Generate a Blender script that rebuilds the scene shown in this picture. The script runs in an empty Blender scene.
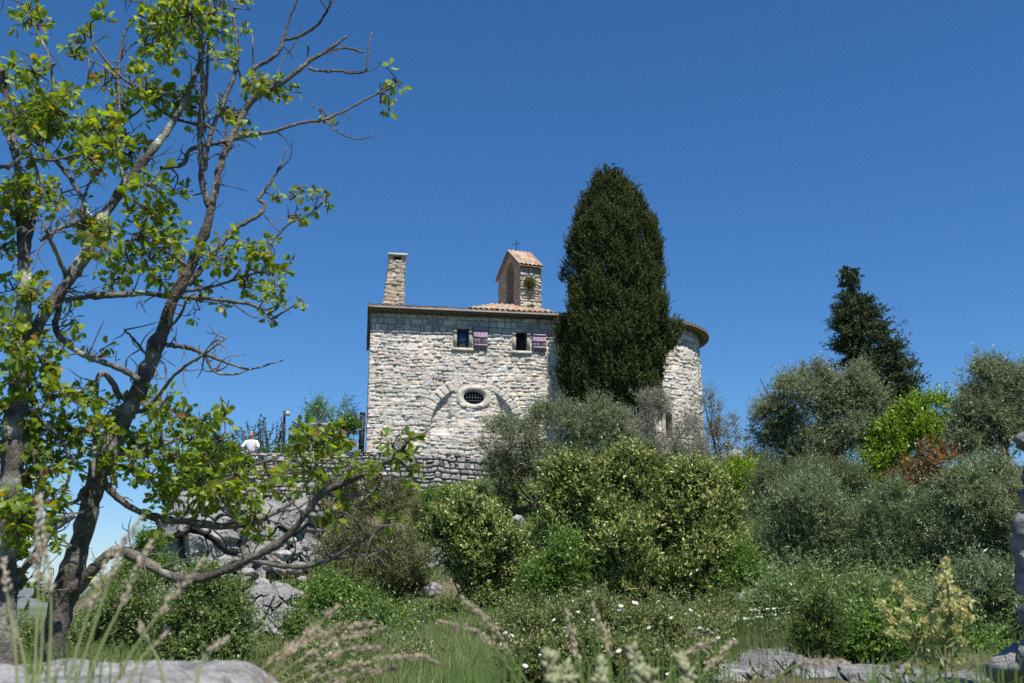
import bpy, bmesh, math
import numpy as np
from mathutils import Vector

# ------------------------------------------------------------------ camera, world, sun, exposure
SC = bpy.context.scene
COL = SC.collection
W_PX, H_PX, LENS = 1024, 683, 35.0
F = W_PX * LENS / 36.0
PITCH = math.radians(14.4)
CP, SP = math.cos(PITCH), math.sin(PITCH)
cam_d = bpy.data.cameras.new("camera"); cam = bpy.data.objects.new("camera", cam_d); COL.objects.link(cam)
cam.location = (0, 0, 0); cam.rotation_euler = (math.pi / 2 + PITCH, 0, 0)
cam_d.lens = LENS; cam_d.sensor_width = 36.0; cam_d.clip_start = 0.05; cam_d.clip_end = 20000
cam_d.dof.use_dof = True; cam_d.dof.focus_distance = 32.0; cam_d.dof.aperture_fstop = 6.3
SC.camera = cam
SUN_EL = math.radians(61); SUN_AZ = (0.42, -0.907)
wld = bpy.data.worlds.new("World"); SC.world = wld; wld.use_nodes = True
nt = wld.node_tree
sky = nt.nodes.new("ShaderNodeTexSky"); sky.sky_type = 'NISHITA'; sky.sun_disc = False
sky.sun_elevation = SUN_EL; sky.sun_rotation = math.atan2(SUN_AZ[0], SUN_AZ[1])
sky.altitude = 0; sky.air_density = 1.0; sky.dust_density = 0.0; sky.ozone_density = 10.0
bg = nt.nodes["Background"]; bg.inputs["Strength"].default_value = 0.086
hs = nt.nodes.new("ShaderNodeHueSaturation"); hs.inputs["Saturation"].default_value = 1.15
nt.links.new(sky.outputs["Color"], hs.inputs["Color"]); nt.links.new(hs.outputs["Color"], bg.inputs["Color"])
sun_d = bpy.data.lights.new("sun", 'SUN'); sun_d.energy = 4.4; sun_d.angle = math.radians(0.53)
sun_d.color = (1.0, 0.943, 0.86)
sun = bpy.data.objects.new("sun", sun_d); COL.objects.link(sun)
h = math.cos(SUN_EL)
sv = Vector((SUN_AZ[0] * h, SUN_AZ[1] * h, math.sin(SUN_EL)))
sun.rotation_euler = sv.to_track_quat('Z', 'Y').to_euler()
vs = SC.view_settings
vs.view_transform = 'Standard'; vs.look = 'None'; vs.gamma = 1.0; vs.use_curve_mapping = False
vs.exposure = 0.55
SC.render.engine = 'CYCLES'
SC.cycles.max_bounces = 6; SC.cycles.diffuse_bounces = 3; SC.cycles.glossy_bounces = 2
SC.cycles.transmission_bounces = 3; SC.cycles.transparent_max_bounces = 4
SC.cycles.use_denoising = False
SC.cycles.caustics_reflective = False; SC.cycles.caustics_refractive = False

# ------------------------------------------------------------------ helpers: space
def P(px, py, Y):
    """the point at ground distance Y that lies on the ray of pixel (px, py)"""
    u = (px - W_PX / 2) / F; v = (H_PX / 2 - py) / F
    dy = CP - v * SP; dz = SP + v * CP
    k = Y / dy
    return np.array((u * k, Y, dz * k))
def mpp(Y): return Y / 965.0
def V3(*a): return np.array(a, float)
def nrm(a):
    a = np.asarray(a, float)
    return a / np.maximum(np.linalg.norm(a, axis=-1, keepdims=True), 1e-9)

# ------------------------------------------------------------------ helpers: noise
def hsh(i, j, k=0):
    i = np.asarray(i, np.int64); j = np.asarray(j, np.int64)
    n = (i * 374761393 + j * 668265263 + np.int64(k) * 2147483647 * 31 + 1013904223) & 0xFFFFFFFF
    n = ((n ^ (n >> 13)) * 1274126177) & 0xFFFFFFFF
    n = ((n ^ (n >> 16)) * 2246822519) & 0xFFFFFFFF
    return ((n ^ (n >> 15)) & 0xFFFFFF) / float(0xFFFFFF)
def vnoise(p, seed=0):
    p = np.asarray(p, float)
    i = np.floor(p).astype(np.int64); f = p - i; f = f * f * (3 - 2 * f)
    out = 0
    for dx in (0, 1):
        for dy in (0, 1):
            for dz in (0, 1):
                w = (f[..., 0] if dx else 1 - f[..., 0]) * (f[..., 1] if dy else 1 - f[..., 1]) * (f[..., 2] if dz else 1 - f[..., 2])
                out = out + w * hsh(i[..., 0] + dx + 7919 * (i[..., 2] + dz), i[..., 1] + dy, seed)
    return out * 2 - 1
def fbm(p, seed=0, octs=4, gain=0.5):
    a = 1.0; s = 0; p = np.asarray(p, float)
    for o in range(octs):
        s = s + a * vnoise(p * 2.03 ** o + 13.7 * o, seed + o); a *= gain
    return s
def n2(u, v, seed=0, octs=2):
    return fbm(np.stack([u, v, np.zeros_like(u) + 0.37 * seed], -1), seed, octs)
def smooth(x, a, b):
    t = np.clip((x - a) / (b - a), 0, 1); return t * t * (3 - 2 * t)

# ------------------------------------------------------------------ helpers: meshes and objects
ORG = {}
class MB:
    """collects vertices, faces of 3 or 4 corners and a colour per vertex"""
    def __init__(s): s.v = []; s.f = []; s.c = []; s.n = 0
    def add(s, verts, faces, col=(0.5, 0.5, 0.5)):
        verts = np.asarray(verts, float).reshape(-1, 3)
        fs = faces if isinstance(faces, list) and len(faces) and isinstance(faces[0], np.ndarray) else None
        if fs is None:
            t = [f for f in faces if len(f) == 3]; q = [f for f in faces if len(f) == 4]; big = [f for f in faces if len(f) > 4]
            for f in big:
                t += [(f[0], f[i], f[i + 1]) for i in range(1, len(f) - 1)]
            fs = [np.array(x, np.int64) for x in (t, q) if len(x)]
        for a in fs: s.f.append(a + s.n)
        col = np.asarray(col, float)
        if col.ndim == 1: col = np.tile(col, (len(verts), 1))
        s.v.append(verts); s.c.append(col); s.n += len(verts)
    def build(s, name, mat, parent=None, smooth_shade=False):
        v = np.concatenate(s.v); c = np.concatenate(s.c)
        if parent is not None: v = v - ORG[parent.name]
        loops = np.concatenate([a.ravel() for a in s.f]).astype(np.int32)
        tot = np.concatenate([np.full(len(a), a.shape[1], np.int32) for a in s.f])
        start = np.concatenate([[0], np.cumsum(tot)[:-1]]).astype(np.int32)
        me = bpy.data.meshes.new(name)
        me.vertices.add(len(v)); me.vertices.foreach_set("co", v.astype(np.float32).ravel())
        me.loops.add(len(loops)); me.loops.foreach_set("vertex_index", loops)
        me.polygons.add(len(tot)); me.polygons.foreach_set("loop_start", start)
        at = me.attributes.new("Col", 'FLOAT_COLOR', 'POINT')
        at.data.foreach_set("color", np.concatenate([c, np.ones((len(c), 1))], 1).astype(np.float32).ravel())
        me.update(calc_edges=True)
        if smooth_shade: me.polygons.foreach_set("use_smooth", np.ones(len(tot), bool))
        me.materials.append(mat)
        o = bpy.data.objects.new(name, me); COL.objects.link(o)
        if parent is not None:
            o.parent = parent; ORG[o.name] = ORG[parent.name]
        else: ORG[o.name] = np.zeros(3)
        return o
def tag(o, label, cat, group=None):
    o["label"] = label; o["category"] = cat
    if group: o["group"] = group
    return o
def thing(name, label, cat, loc, group=None):
    o = bpy.data.objects.new(name, None); COL.objects.link(o); o.empty_display_size = 0.2
    o.location = tuple(loc); ORG[o.name] = np.array(loc, float)
    return tag(o, label, cat, group)
def struct(o): o["kind"] = 'structure'; return o
def stuff(o): o["kind"] = 'stuff'; return o
BOXF = [(0, 3, 2, 1), (4, 5, 6, 7), (0, 1, 5, 4), (1, 2, 6, 5), (2, 3, 7, 6), (3, 0, 4, 7)]
def add_box(mb, o, a, b, c, col=(0.5, 0.5, 0.5)):
    """box from corner o along three edge vectors a, b, c"""
    o, a, b, c = (np.asarray(x, float) for x in (o, a, b, c))
    mb.add([o, o + a, o + a + b, o + b, o + c, o + a + c, o + a + b + c, o + b + c], BOXF, col)
def catmull(pts, n):
    pts = np.asarray(pts, float)
    if len(pts) < 3:
        t = np.linspace(0, 1, n * (len(pts) - 1) + 1)[:, None]; return pts[0] * (1 - t) + pts[-1] * t
    q = np.vstack([2 * pts[0] - pts[1], pts, 2 * pts[-1] - pts[-2]])
    out = []
    for i in range(1, len(q) - 2):
        for k in range(n):
            t = k / n
            out.append(0.5 * ((2 * q[i]) + (-q[i - 1] + q[i + 1]) * t + (2 * q[i - 1] - 5 * q[i] + 4 * q[i + 1] - q[i + 2]) * t * t
                              + (-q[i - 1] + 3 * q[i] - 3 * q[i + 1] + q[i + 2]) * t ** 3))
    out.append(pts[-1]); return np.array(out)
def add_tube(mb, pts, rad, seg=6, col=(0.2, 0.17, 0.14), rough=0.0, seed=0, cap=True):
    pts = np.asarray(pts, float); m = len(pts)
    rad = np.broadcast_to(np.asarray(rad, float), (m,))
    tan = nrm(np.gradient(pts, axis=0))
    ref = V3(0, 1, 0) if abs(tan[0, 1]) < 0.8 else V3(1, 0, 0)
    nv = nrm(np.cross(tan[0], ref)); N = []
    for i in range(m):
        nv = nrm(nv - tan[i] * np.dot(nv, tan[i])); N.append(nv)
    N = np.array(N); Bn = np.cross(tan, N)
    ang = np.arange(seg) * 2 * math.pi / seg
    ring = N[:, None, :] * np.cos(ang)[None, :, None] + Bn[:, None, :] * np.sin(ang)[None, :, None]
    R = np.repeat(rad[:, None], seg, 1)
    if rough:
        q = pts[:, None, :] + ring * R[..., None]
        R = R * (1 + rough * fbm(q / (rad.max() * 1.1 + 1e-6), seed, 3))
    v = (pts[:, None, :] + ring * R[..., None]).reshape(-1, 3)
    i = np.arange(m - 1)[:, None] * seg; j = np.arange(seg)[None, :]; k = (j + 1) % seg
    q = np.stack([i + j, i + k, i + k + seg, i + j + seg], -1).reshape(-1, 4)
    fs = [q]
    if cap:
        v = np.vstack([v, pts[0], pts[-1]]); a = np.arange(seg); b = (a + 1) % seg
        fs.append(np.concatenate([np.stack([b, a, np.full(seg, m * seg)], -1), np.stack([a + (m - 1) * seg, b + (m - 1) * seg, np.full(seg, m * seg + 1)], -1)]))
    mb.add(v, fs, col)
def add_inst(mb, T, faces, org, X, Yv, Z, scl, cols):
    """copies of a template T with local axes X, Yv, Z"""
    n, m = len(org), len(T)
    scl = np.asarray(scl, float)
    if scl.ndim == 1: scl = scl[:, None]
    if scl.shape[1] == 1: scl = np.repeat(scl, 3, 1)
    v = (org[:, None, :] + T[None, :, 0, None] * (X * scl[:, 0:1])[:, None, :] + T[None, :, 1, None] * (Yv * scl[:, 1:2])[:, None, :]
         + T[None, :, 2, None] * (Z * scl[:, 2:3])[:, None, :]).reshape(-1, 3)
    fs = [(f[None] + (np.arange(n) * m)[:, None, None]).reshape(-1, f.shape[1]) for f in faces]
    mb.add(v, fs, np.repeat(cols, m, 0))
def frames(ax, rng, up=0.0):
    """for leaf axes ax: random blade normals, drawn towards +z by up"""
    r = rng.normal(size=ax.shape); r[:, 2] += up
    z = nrm(r - ax * (r * ax).sum(1, keepdims=True)); return z, np.cross(z, ax)
KITE = np.array([(0, 0, 0), (0.45, 0.5, 0.06), (1, 0, -0.04), (0.45, -0.5, 0.06)]); KITE_F = [np.array([[0, 1, 2, 3]])]
def oak_leaf():
    st = [(0.0, 0.0), (0.12, 0.05), (0.26, 0.20), (0.35, 0.11), (0.50, 0.31), (0.58, 0.17), (0.73, 0.33), (0.81, 0.19), (0.93, 0.17), (1.0, 0.0)]
    v = []; f4 = []; f3 = []
    for x, w in st: v.append((x, 0, -0.25 * (x - 0.3) ** 2))
    n = len(st)
    for s in (1, -1):
        b = len(v)
        for x, w in st[1:-1]: v.append((x + 0.03, s * w, 0.28 * w - 0.25 * (x - 0.3) ** 2))
        f3.append((0, 1, b) if s < 0 else (0, b, 1))
        for i in range(n - 3):
            q = (1 + i, 2 + i, b + i + 1, b + i); f4.append(q if s < 0 else q[::-1])
        f3.append((n - 2, n - 1, b + n - 3) if s < 0 else (n - 2, b + n - 3, n - 1))
    return np.array(v), [np.array(f3), np.array(f4)]
OAK_T, OAK_F = oak_leaf()

# ------------------------------------------------------------------ materials
def mat(name, rough=0.85, spec=0.3, col=None, bump=None, vary=None, trans=0.0):
    m = bpy.data.materials.new(name); m.use_nodes = True; t = m.node_tree; L = t.links; N = t.nodes
    b = N["Principled BSDF"]; b.inputs["Roughness"].default_value = rough; b.inputs["Specular IOR Level"].default_value = spec
    if col is None:
        a = N.new("ShaderNodeAttribute"); a.attribute_name = "Col"; c = a.outputs["Color"]
    else:
        a = N.new("ShaderNodeRGB"); a.outputs[0].default_value = (*col, 1); c = a.outputs[0]
    tc = N.new("ShaderNodeNewGeometry").outputs["Position"]
    if vary:
        for sc, amt in vary:
            nz = N.new("ShaderNodeTexNoise"); nz.inputs["Scale"].default_value = sc; nz.inputs["Detail"].default_value = 5
            nz.inputs["Roughness"].default_value = 0.65
            L.new(tc, nz.inputs["Vector"])
            mr = N.new("ShaderNodeMapRange"); mr.inputs[1].default_value = 0.3; mr.inputs[2].default_value = 0.7
            mr.inputs[3].default_value = 1 - amt; mr.inputs[4].default_value = 1 + amt
            L.new(nz.outputs[0], mr.inputs[0])
            mx = N.new("ShaderNodeMix"); mx.data_type = 'RGBA'; mx.blend_type = 'MULTIPLY'; mx.inputs[0].default_value = 1
            L.new(c, mx.inputs[6]); L.new(mr.outputs[0], mx.inputs[7]); c = mx.outputs[2]
    L.new(c, b.inputs["Base Color"])
    if bump:
        sc, st, di = bump
        nz = N.new("ShaderNodeTexNoise"); nz.inputs["Scale"].default_value = sc; nz.inputs["Detail"].default_value = 7; nz.inputs["Roughness"].default_value = 0.7
        L.new(tc, nz.inputs["Vector"])
        bp = N.new("ShaderNodeBump"); bp.inputs["Strength"].default_value = st; bp.inputs["Distance"].default_value = di
        L.new(nz.outputs[0], bp.inputs["Height"]); L.new(bp.outputs[0], b.inputs["Normal"])
    if trans:
        tr = N.new("ShaderNodeBsdfTranslucent"); hs = N.new("ShaderNodeHueSaturation")
        hs.inputs["Hue"].default_value = 0.485; hs.inputs["Value"].default_value = 1.6; hs.inputs["Saturation"].default_value = 1.1
        L.new(c, hs.inputs["Color"]); L.new(hs.outputs[0], tr.inputs["Color"])
        ms = N.new("ShaderNodeMixShader"); ms.inputs[0].default_value = trans
        L.new(b.outputs[0], ms.inputs[1]); L.new(tr.outputs[0], ms.inputs[2])
        L.new(ms.outputs[0], N["Material Output"].inputs["Surface"])
    return m
M_STONE = mat("rubble_stone", 0.92, 0.2, vary=[(9, 0.22), (1.1, 0.12)], bump=(28, 0.5, 0.02))
M_ROCK = mat("limestone_rock", 0.93, 0.2, vary=[(3.5, 0.35), (22, 0.2)], bump=(14, 0.8, 0.05))
M_NEARROCK = mat("pale_ledge_stone", 0.93, 0.2, vary=[(14, 0.25), (90, 0.3)], bump=(70, 0.8, 0.008))
M_TILE = mat("terracotta_tile", 0.9, 0.2, vary=[(6, 0.3)], bump=(30, 0.4, 0.01))
M_BARK = mat("bark", 0.95, 0.15, vary=[(14, 0.45), (60, 0.35)], bump=(70, 1.0, 0.012))
M_WOOD = mat("stem_wood", 0.92, 0.2, vary=[(12, 0.3)])
M_LEAF = mat("leaf", 0.42, 0.5, trans=0.28)
M_DRYLEAF = mat("evergreen_leaf", 0.55, 0.35, trans=0.18)
M_NEEDLE = mat("conifer_foliage", 0.7, 0.2, trans=0.08)
M_GRASS = mat("grass_blade", 0.6, 0.3, trans=0.3)
M_STRAW = mat("seed_straw", 0.8, 0.2, trans=0.25)
M_PETAL = mat("petal", 0.6, 0.3, trans=0.3)
M_PAINT = mat("shutter_paint", 0.7, 0.3, vary=[(5, 0.18), (30, 0.12)], bump=(40, 0.3, 0.006))
M_IRON = mat("dark_iron", 0.6, 0.4, col=(0.009, 0.009, 0.011))
M_ZINC = mat("zinc_gutter", 0.55, 0.4, col=(0.27, 0.28, 0.27), vary=[(4, 0.25)])
M_DARK = mat("dark_interior", 0.95, 0.1, col=(0.02, 0.02, 0.022))
M_GLASS = mat("window_glass", 0.12, 0.6, col=(0.025, 0.06, 0.12))
M_SKIN = mat("skin", 0.6, 0.4, col=(0.44, 0.25, 0.17))
M_SHIRT = mat("white_cloth", 0.85, 0.2, col=(0.80, 0.80, 0.80), bump=(25, 0.3, 0.01))
M_CLOTH = mat("grey_cloth", 0.9, 0.2, col=(0.10, 0.11, 0.14))
M_HAIR = mat("grey_hair", 0.9, 0.2, col=(0.30, 0.29, 0.27))
def cracks(m, scale, width, depth, dist):
    """sharp joints and pits of weathered limestone, as relief of the material"""
    t = m.node_tree; N, L = t.nodes, t.links; b = N["Principled BSDF"]
    geo = N.new("ShaderNodeNewGeometry"); nz = N.new("ShaderNodeTexNoise"); nz.inputs["Scale"].default_value = scale * 1.3; nz.inputs["Detail"].default_value = 4
    mx = N.new("ShaderNodeVectorMath"); mx.operation = 'MULTIPLY_ADD'; mx.inputs[1].default_value = (0.5 / scale,) * 3
    L.new(geo.outputs["Position"], nz.inputs["Vector"]); L.new(nz.outputs["Color"], mx.inputs[0]); L.new(geo.outputs["Position"], mx.inputs[2])
    h = None
    for k, (sc, wd) in enumerate(((scale, width), (scale * 3.1, width * 1.3))):
        vo = N.new("ShaderNodeTexVoronoi"); vo.feature = 'DISTANCE_TO_EDGE'; vo.inputs["Scale"].default_value = sc; L.new(mx.outputs[0], vo.inputs["Vector"])
        mr = N.new("ShaderNodeMapRange"); mr.inputs[1].default_value = 0; mr.inputs[2].default_value = wd; mr.inputs[3].default_value = 0; mr.inputs[4].default_value = 1 if k == 0 else 0.35
        L.new(vo.outputs["Distance"], mr.inputs[0])
        if h is None: h = mr.outputs[0]
        else:
            ad = N.new("ShaderNodeMath"); ad.operation = 'ADD'; L.new(h, ad.inputs[0]); L.new(mr.outputs[0], ad.inputs[1]); h = ad.outputs[0]
    bp = N.new("ShaderNodeBump"); bp.inputs["Strength"].default_value = depth; bp.inputs["Distance"].default_value = dist
    L.new(h, bp.inputs["Height"]); old = b.inputs["Normal"].links[0].from_socket; L.new(old, bp.inputs["Normal"]); L.new(bp.outputs[0], b.inputs["Normal"])
cracks(M_ROCK, 1.8, 0.035, 0.6, 0.08); cracks(M_NEARROCK, 9, 0.06, 0.6, 0.012); cracks(M_BARK, 34, 0.2, 0.5, 0.007)
M_OAKLEAF = mat("oak_leaf", 0.42, 0.45, trans=0.55)
M_LAMP = mat("lamp_shell", 0.5, 0.4, col=(0.42, 0.37, 0.30))

# ------------------------------------------------------------------ ground
CTRL = []
def cp(px, py, Y): CTRL.append(tuple(P(px, py, Y)))
for x in (-8, -3, 0, 3, 8): CTRL.append((x, -3, -1.3)); CTRL.append((x, 3, -1.12))
cp(250, 690, 9.5); cp(450, 672, 10.5); cp(500, 650, 13); cp(560, 622, 17); cp(640, 615, 17.5)
cp(800, 676, 9.5); cp(930, 690, 8.5); cp(740, 612, 17); cp(742, 545, 26); cp(740, 500, 32); cp(742, 466, 38)
cp(640, 470, 40.0); cp(520, 490, 37.5); cp(420, 540, 36); cp(430, 605, 25); cp(300, 650, 18); cp(350, 600, 27)
cp(250, 640, 24); cp(130, 655, 16); cp(1000, 640, 13); cp(900, 600, 18); cp(1000, 560, 22); cp(900, 480, 34); cp(1010, 470, 36)
for p in [(-6, 39.6, 5.2), (-2, 40, 5.3), (3, 40.6, 5.4), (9, 42, 5.3), (-12, 39.5, 4.2), (-9, 38.5, 4.2), (-9, 44, 4.3), (-11, 34, 1.6), (-14, 28, -1.8), (-17, 34, -2.5),
          (-20, 45, -3), (-22, 22, -4), (-14, 14, -2.0), (-30, 35, -9), (5, 55, 5.2), (-10, 58, 1), (18, 52, 4.6), (28, 40, 3.5), (25, 20, 0.5), (20, 8, -0.8),
          (0, 75, -2), (25, 75, -1), (-30, 70, -12), (40, 55, -1), (-25, 5, -4), (45, 20, -2), (-35, 15, -9)]: CTRL.append(p)
CT = np.array(CTRL)
def _k(d): return np.sqrt(d * d + 0.6)
_A = _k(np.linalg.norm(CT[:, None, :2] - CT[None, :, :2], axis=-1)) + np.eye(len(CT)) * -0.25
_A = np.block([[_A, np.ones((len(CT), 1))], [np.ones((1, len(CT))), np.zeros((1, 1))]])
_w = np.linalg.solve(_A, np.concatenate([CT[:, 2], [0]]))
def ground(x, y):
    x = np.asarray(x, float); y = np.asarray(y, float)
    z = np.full(x.shape, _w[-1])
    for i in range(len(CT)): z = z + _w[i] * _k(np.hypot(x - CT[i, 0], y - CT[i, 1]))
    r = np.hypot(x - 2, y - 30); t = smooth(r, 42, 170)
    nz = n2(x * 0.5, y * 0.5, 3, 3) * 0.16 * (1 - smooth(r, 45, 80))
    far = -55 + 14 * n2(x / 300, y / 300, 5, 3) + 6 * smooth(r, 900, 4000)
    return np.where(t > 0, z * (1 - t) + far * t, z) + nz
def axis(lo, hi, step, far):
    a = list(np.arange(lo, hi + 1e-6, step)); s = step
    while a[-1] < far: s *= 1.22; a.append(a[-1] + s)
    s = step
    while a[0] > -far: s *= 1.22; a.insert(0, a[0] - s)
    return np.array(a)
def grid_faces(nu, nv):
    i = np.arange(nu - 1)[:, None] * nv; j = np.arange(nv - 1)[None, :]
    return np.stack([i + j, i + j + nv, i + j + nv + 1, i + j + 1], -1).reshape(-1, 4)
ax = axis(-26, 34, 0.4, 9000); ay = axis(-4, 60, 0.4, 9000)
GX, GY = np.meshgrid(ax, ay, indexing='ij')
GZ = ground(GX, GY)
mb = MB()
k = n2(GX * 0.35, GY * 0.35, 9, 3)[..., None]
soil = V3(0.17, 0.14, 0.095); grs = V3(0.085, 0.115, 0.035); dry = V3(0.20, 0.17, 0.09)
gc = grs + (soil - grs) * smooth(k, 0.1, 0.6) + (dry - grs) * smooth(-k, 0.3, 0.8)
mb.add(np.stack([GX, GY, GZ], -1).reshape(-1, 3), [grid_faces(len(ax), len(ay))], gc.reshape(-1, 3))
M_GROUND = mat("grassy_soil", 0.95, 0.1, vary=[(2.5, 0.35), (18, 0.35)], bump=(9, 0.8, 0.08))
struct(mb.build("ground", M_GROUND, None, True))
def gY(px, py, lo=2.5, hi=90.0):
    """ground distance at which the ray of a pixel first meets the ground"""
    Y = np.arange(lo, hi, 0.1); d = P(px, py, 1.0)
    k = np.nonzero(d[2] * Y < ground(d[0] * Y, Y))[0]
    return float(Y[k[0]]) if len(k) else hi
# far mountains beyond the valley
mb = MB()
mx = np.linspace(-7000, 5000, 240); mt = np.linspace(0, 1, 24)
MX, MT = np.meshgrid(mx, mt, indexing='ij')
hgt = 150 + 70 * n2(mx / 900, mx * 0, 21, 4)
ridge = np.sin(MT * math.pi) ** 0.8 * hgt[:, None] * (1 + 0.18 * n2(MX / 250, MT * 5, 31, 3)) - 70
mb.add(np.stack([MX, 5200 + MT * 2600 + 200 * n2(MX / 700, MT, 8, 2), ridge], -1).reshape(-1, 3), [grid_faces(240, 24)], (0.13, 0.15, 0.12))
M_MOUNT = mat("mountain_scrub", 0.95, 0.1, vary=[(0.012, 0.3)])
struct(mb.build("mountains", M_MOUNT, None, True))

# ------------------------------------------------------------------ masonry
def stone_field(u, v, seed, rh, sw, warp, joint):
    wu = u + warp * n2(u * 2.3, v * 2.3, seed, 2); wv = v + warp * 1.1 * n2(u * 1.9 + 40, v * 1.9, seed + 5, 2)
    rng = np.random.default_rng(seed)
    lo0, hi0 = wv.min() - 1, wv.max() + 1
    bnd = lo0 + np.cumsum(rh * rng.uniform(0.62, 1.4, int((hi0 - lo0) / (rh * 0.6)) + 4))
    r = np.clip(np.searchsorted(bnd, wv) - 1, 0, len(bnd) - 2)
    lo, hi = bnd[r], bnd[r + 1]
    wr = sw * (0.75 + 0.55 * hsh(r, r * 0, seed + 1))
    x = wu / wr + hsh(r, r * 0 + 3, seed + 2) * 19
    B = lambda q: q + 0.75 * (hsh(r, q, seed + 3) - 0.5)
    c = np.floor(x).astype(np.int64)
    c = np.where(x < B(c), c - 1, c); c = np.where(x >= B(c + 1), c + 1, c)
    du = np.minimum(x - B(c), B(c + 1) - x) * wr
    dv = np.minimum(wv - lo, hi - wv)
    mid = lo + (hi - lo) * (0.4 + 0.2 * hsh(r, c, seed + 8)); sp = (hsh(r, c, seed + 4) > 0.8) & (hi - lo > rh * 0.95)
    top = sp & (wv > mid); dv = np.where(sp, np.minimum(dv, np.abs(wv - mid)), dv)
    d = -0.012 * np.log(np.exp(-np.clip(du, 0, 1) / 0.012) + np.exp(-np.clip(dv, 0, 1) / 0.012))
    prof = smooth(d, 0, joint)
    c2 = c * 2 + top
    hs = [hsh(r, c2, seed + 20 + q) for q in range(4)]
    xm = (x - (B(c) + B(c + 1)) / 2) * wr; ym = wv - (lo + hi) / 2
    return prof, hs, xm, ym
def stone_look(f, u, v, seed, recess, amp, pal, mortar, tilt=0.2, rough=0.012):
    """relief in metres and colour of a rubble face"""
    prof, hs, xm, ym = f
    z = -recess * (1 - prof) + prof * (amp * (hs[0] - 0.5) + tilt * ((hs[1] - 0.5) * xm + (hs[2] - 0.5) * ym)) + rough * n2(u * 14, v * 14, seed + 50, 2)
    pal = np.array(pal); idx = np.minimum((hs[3] ** 1.3 * len(pal)).astype(int), len(pal) - 1)
    c = pal[idx] * (0.82 + 0.36 * hs[1])[..., None]
    m = smooth(prof, 0.15, 0.75)[..., None]
    return z, np.array(mortar) * (1 - m) + c * m
PAL = [tuple(1.27 * x * w for x, w in zip(q, (1.01, 1.0, .965))) for q in [(0.47, 0.44, 0.405), (0.44, 0.41, 0.375), (0.50, 0.465, 0.425), (0.42, 0.40, 0.375), (0.46, 0.42, 0.38), (0.40, 0.385, 0.365), (0.46, 0.39, 0.31)]]
PALG = [(0.33, 0.325, 0.315), (0.38, 0.37, 0.355), (0.29, 0.285, 0.28), (0.35, 0.335, 0.31), (0.42, 0.40, 0.375), (0.25, 0.245, 0.24)]
def panel(mb, o, ud, vd, nd, w, h, res=0.03, seed=1, rh=0.2, sw=0.33, warp=0.05, joint=0.035, recess=0.05, amp=0.04, pal=PAL, mortar=(0.3, 0.27, 0.23), mask=None, tilt=0.2, bend=None):
    """a rubble-stone face of real relief from corner o; mask(u, v) says where it is solid"""
    nu, nv = max(2, int(w / res) + 1), max(2, int(h / res) + 1)
    U, Vv = np.meshgrid(np.linspace(0, w, nu), np.linspace(0, h, nv), indexing='ij')
    z, c = stone_look(stone_field(U, Vv, seed, rh, sw, warp, joint), U, Vv, seed, recess, amp, pal, mortar, tilt)
    o, ud, vd, nd = (np.asarray(q, float) for q in (o, ud, vd, nd))
    if bend is not None: z = z + bend(U, Vv)
    v = o + U[..., None] * ud + Vv[..., None] * vd + z[..., None] * nd
    f = grid_faces(nu, nv)
    if mask is not None:
        ok = mask(U, Vv).ravel(); f = f[ok[f].all(1)]
    if len(f): mb.add(v.reshape(-1, 3), [f], c.reshape(-1, 3))

# chapel frame: s along the front wall, t out of it towards the camera
ANG = math.radians(8.4)
CD = V3(math.cos(ANG), math.sin(ANG), 0); CN = V3(math.sin(ANG), -math.cos(ANG), 0)
CA = V3(P(370, 311, 40)[0] + 0.05, 40, 0)
CL, CW = 11.64, 7.3; CR = CW / 2
CZ0, CZ1 = 4.6, 11.62
def B(s, t, z): return CA + CD * s + CN * t + V3(0, 0, z)
CC = B(CL, -CR, 0)
def hit(px, py):
    """(u, z) where the ray of a pixel meets the chapel's front wall or its apse"""
    d = P(px, py, 1.0); k = np.dot(CA, CN) / np.dot(d, CN); p = d * k
    s = np.dot(p - CA, CD)
    if s <= CL: return s, p[2]
    a = d[0] ** 2 + d[1] ** 2; b = -2 * (d[0] * CC[0] + d[1] * CC[1]); c = CC[0] ** 2 + CC[1] ** 2 - CR ** 2
    k = (-b - math.sqrt(max(b * b - 4 * a * c, 0))) / (2 * a); p = d * k
    q = p - CC; ph = math.atan2(np.dot(q, CD), np.dot(q, CN))
    return CL + CR * ph, p[2]
def on_path(u, off=0.0, z=0.0):
    u = np.asarray(u, float); z = np.asarray(z, float); off = np.asarray(off, float)
    s = np.minimum(u, CL); ph = np.clip((u - CL) / CR, 0, math.pi)
    n = CN * np.cos(ph)[..., None] + CD * np.sin(ph)[..., None]
    return CA + CD * s[..., None] - CN * CR + n * (CR + off)[..., None] + np.array([0, 0, 1.0]) * z[..., None]

chapel = thing("stone_chapel", "pale rubble stone chapel with rounded right end, chimney and little bell gable on the hilltop", "chapel", B(0, 0, CZ0))
def rect(x0, y0, x1, y1):
    a, b = hit(x0, (y0 + y1) / 2), hit(x1, (y0 + y1) / 2); c = hit((x0 + x1) / 2, y0), hit((x0 + x1) / 2, y1)
    return a[0], c[1][1], b[0], c[0][1]
WIN1 = rect(456.5, 328.5, 469.5, 347.5); WIN2 = rect(515.5, 332, 527.5, 350.5)
OC = hit(474, 397.2); OCR = (0.44, 0.30)
SL = rect(664.5, 412, 672.5, 437); SLU = (SL[0] + SL[2]) / 2; SLW = 0.17; SLZ0 = SL[1]; SLZ1 = SL[3] - SLW
ARC = hit(473, 428); ARR = 1.75
nu, nz = int((CL + CR * math.pi) / 0.03), int((CZ1 - CZ0) / 0.03)
U, Z = np.meshgrid(np.linspace(0, CL + CR * math.pi, nu), np.linspace(CZ0, CZ1, nz), indexing='ij')
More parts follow.
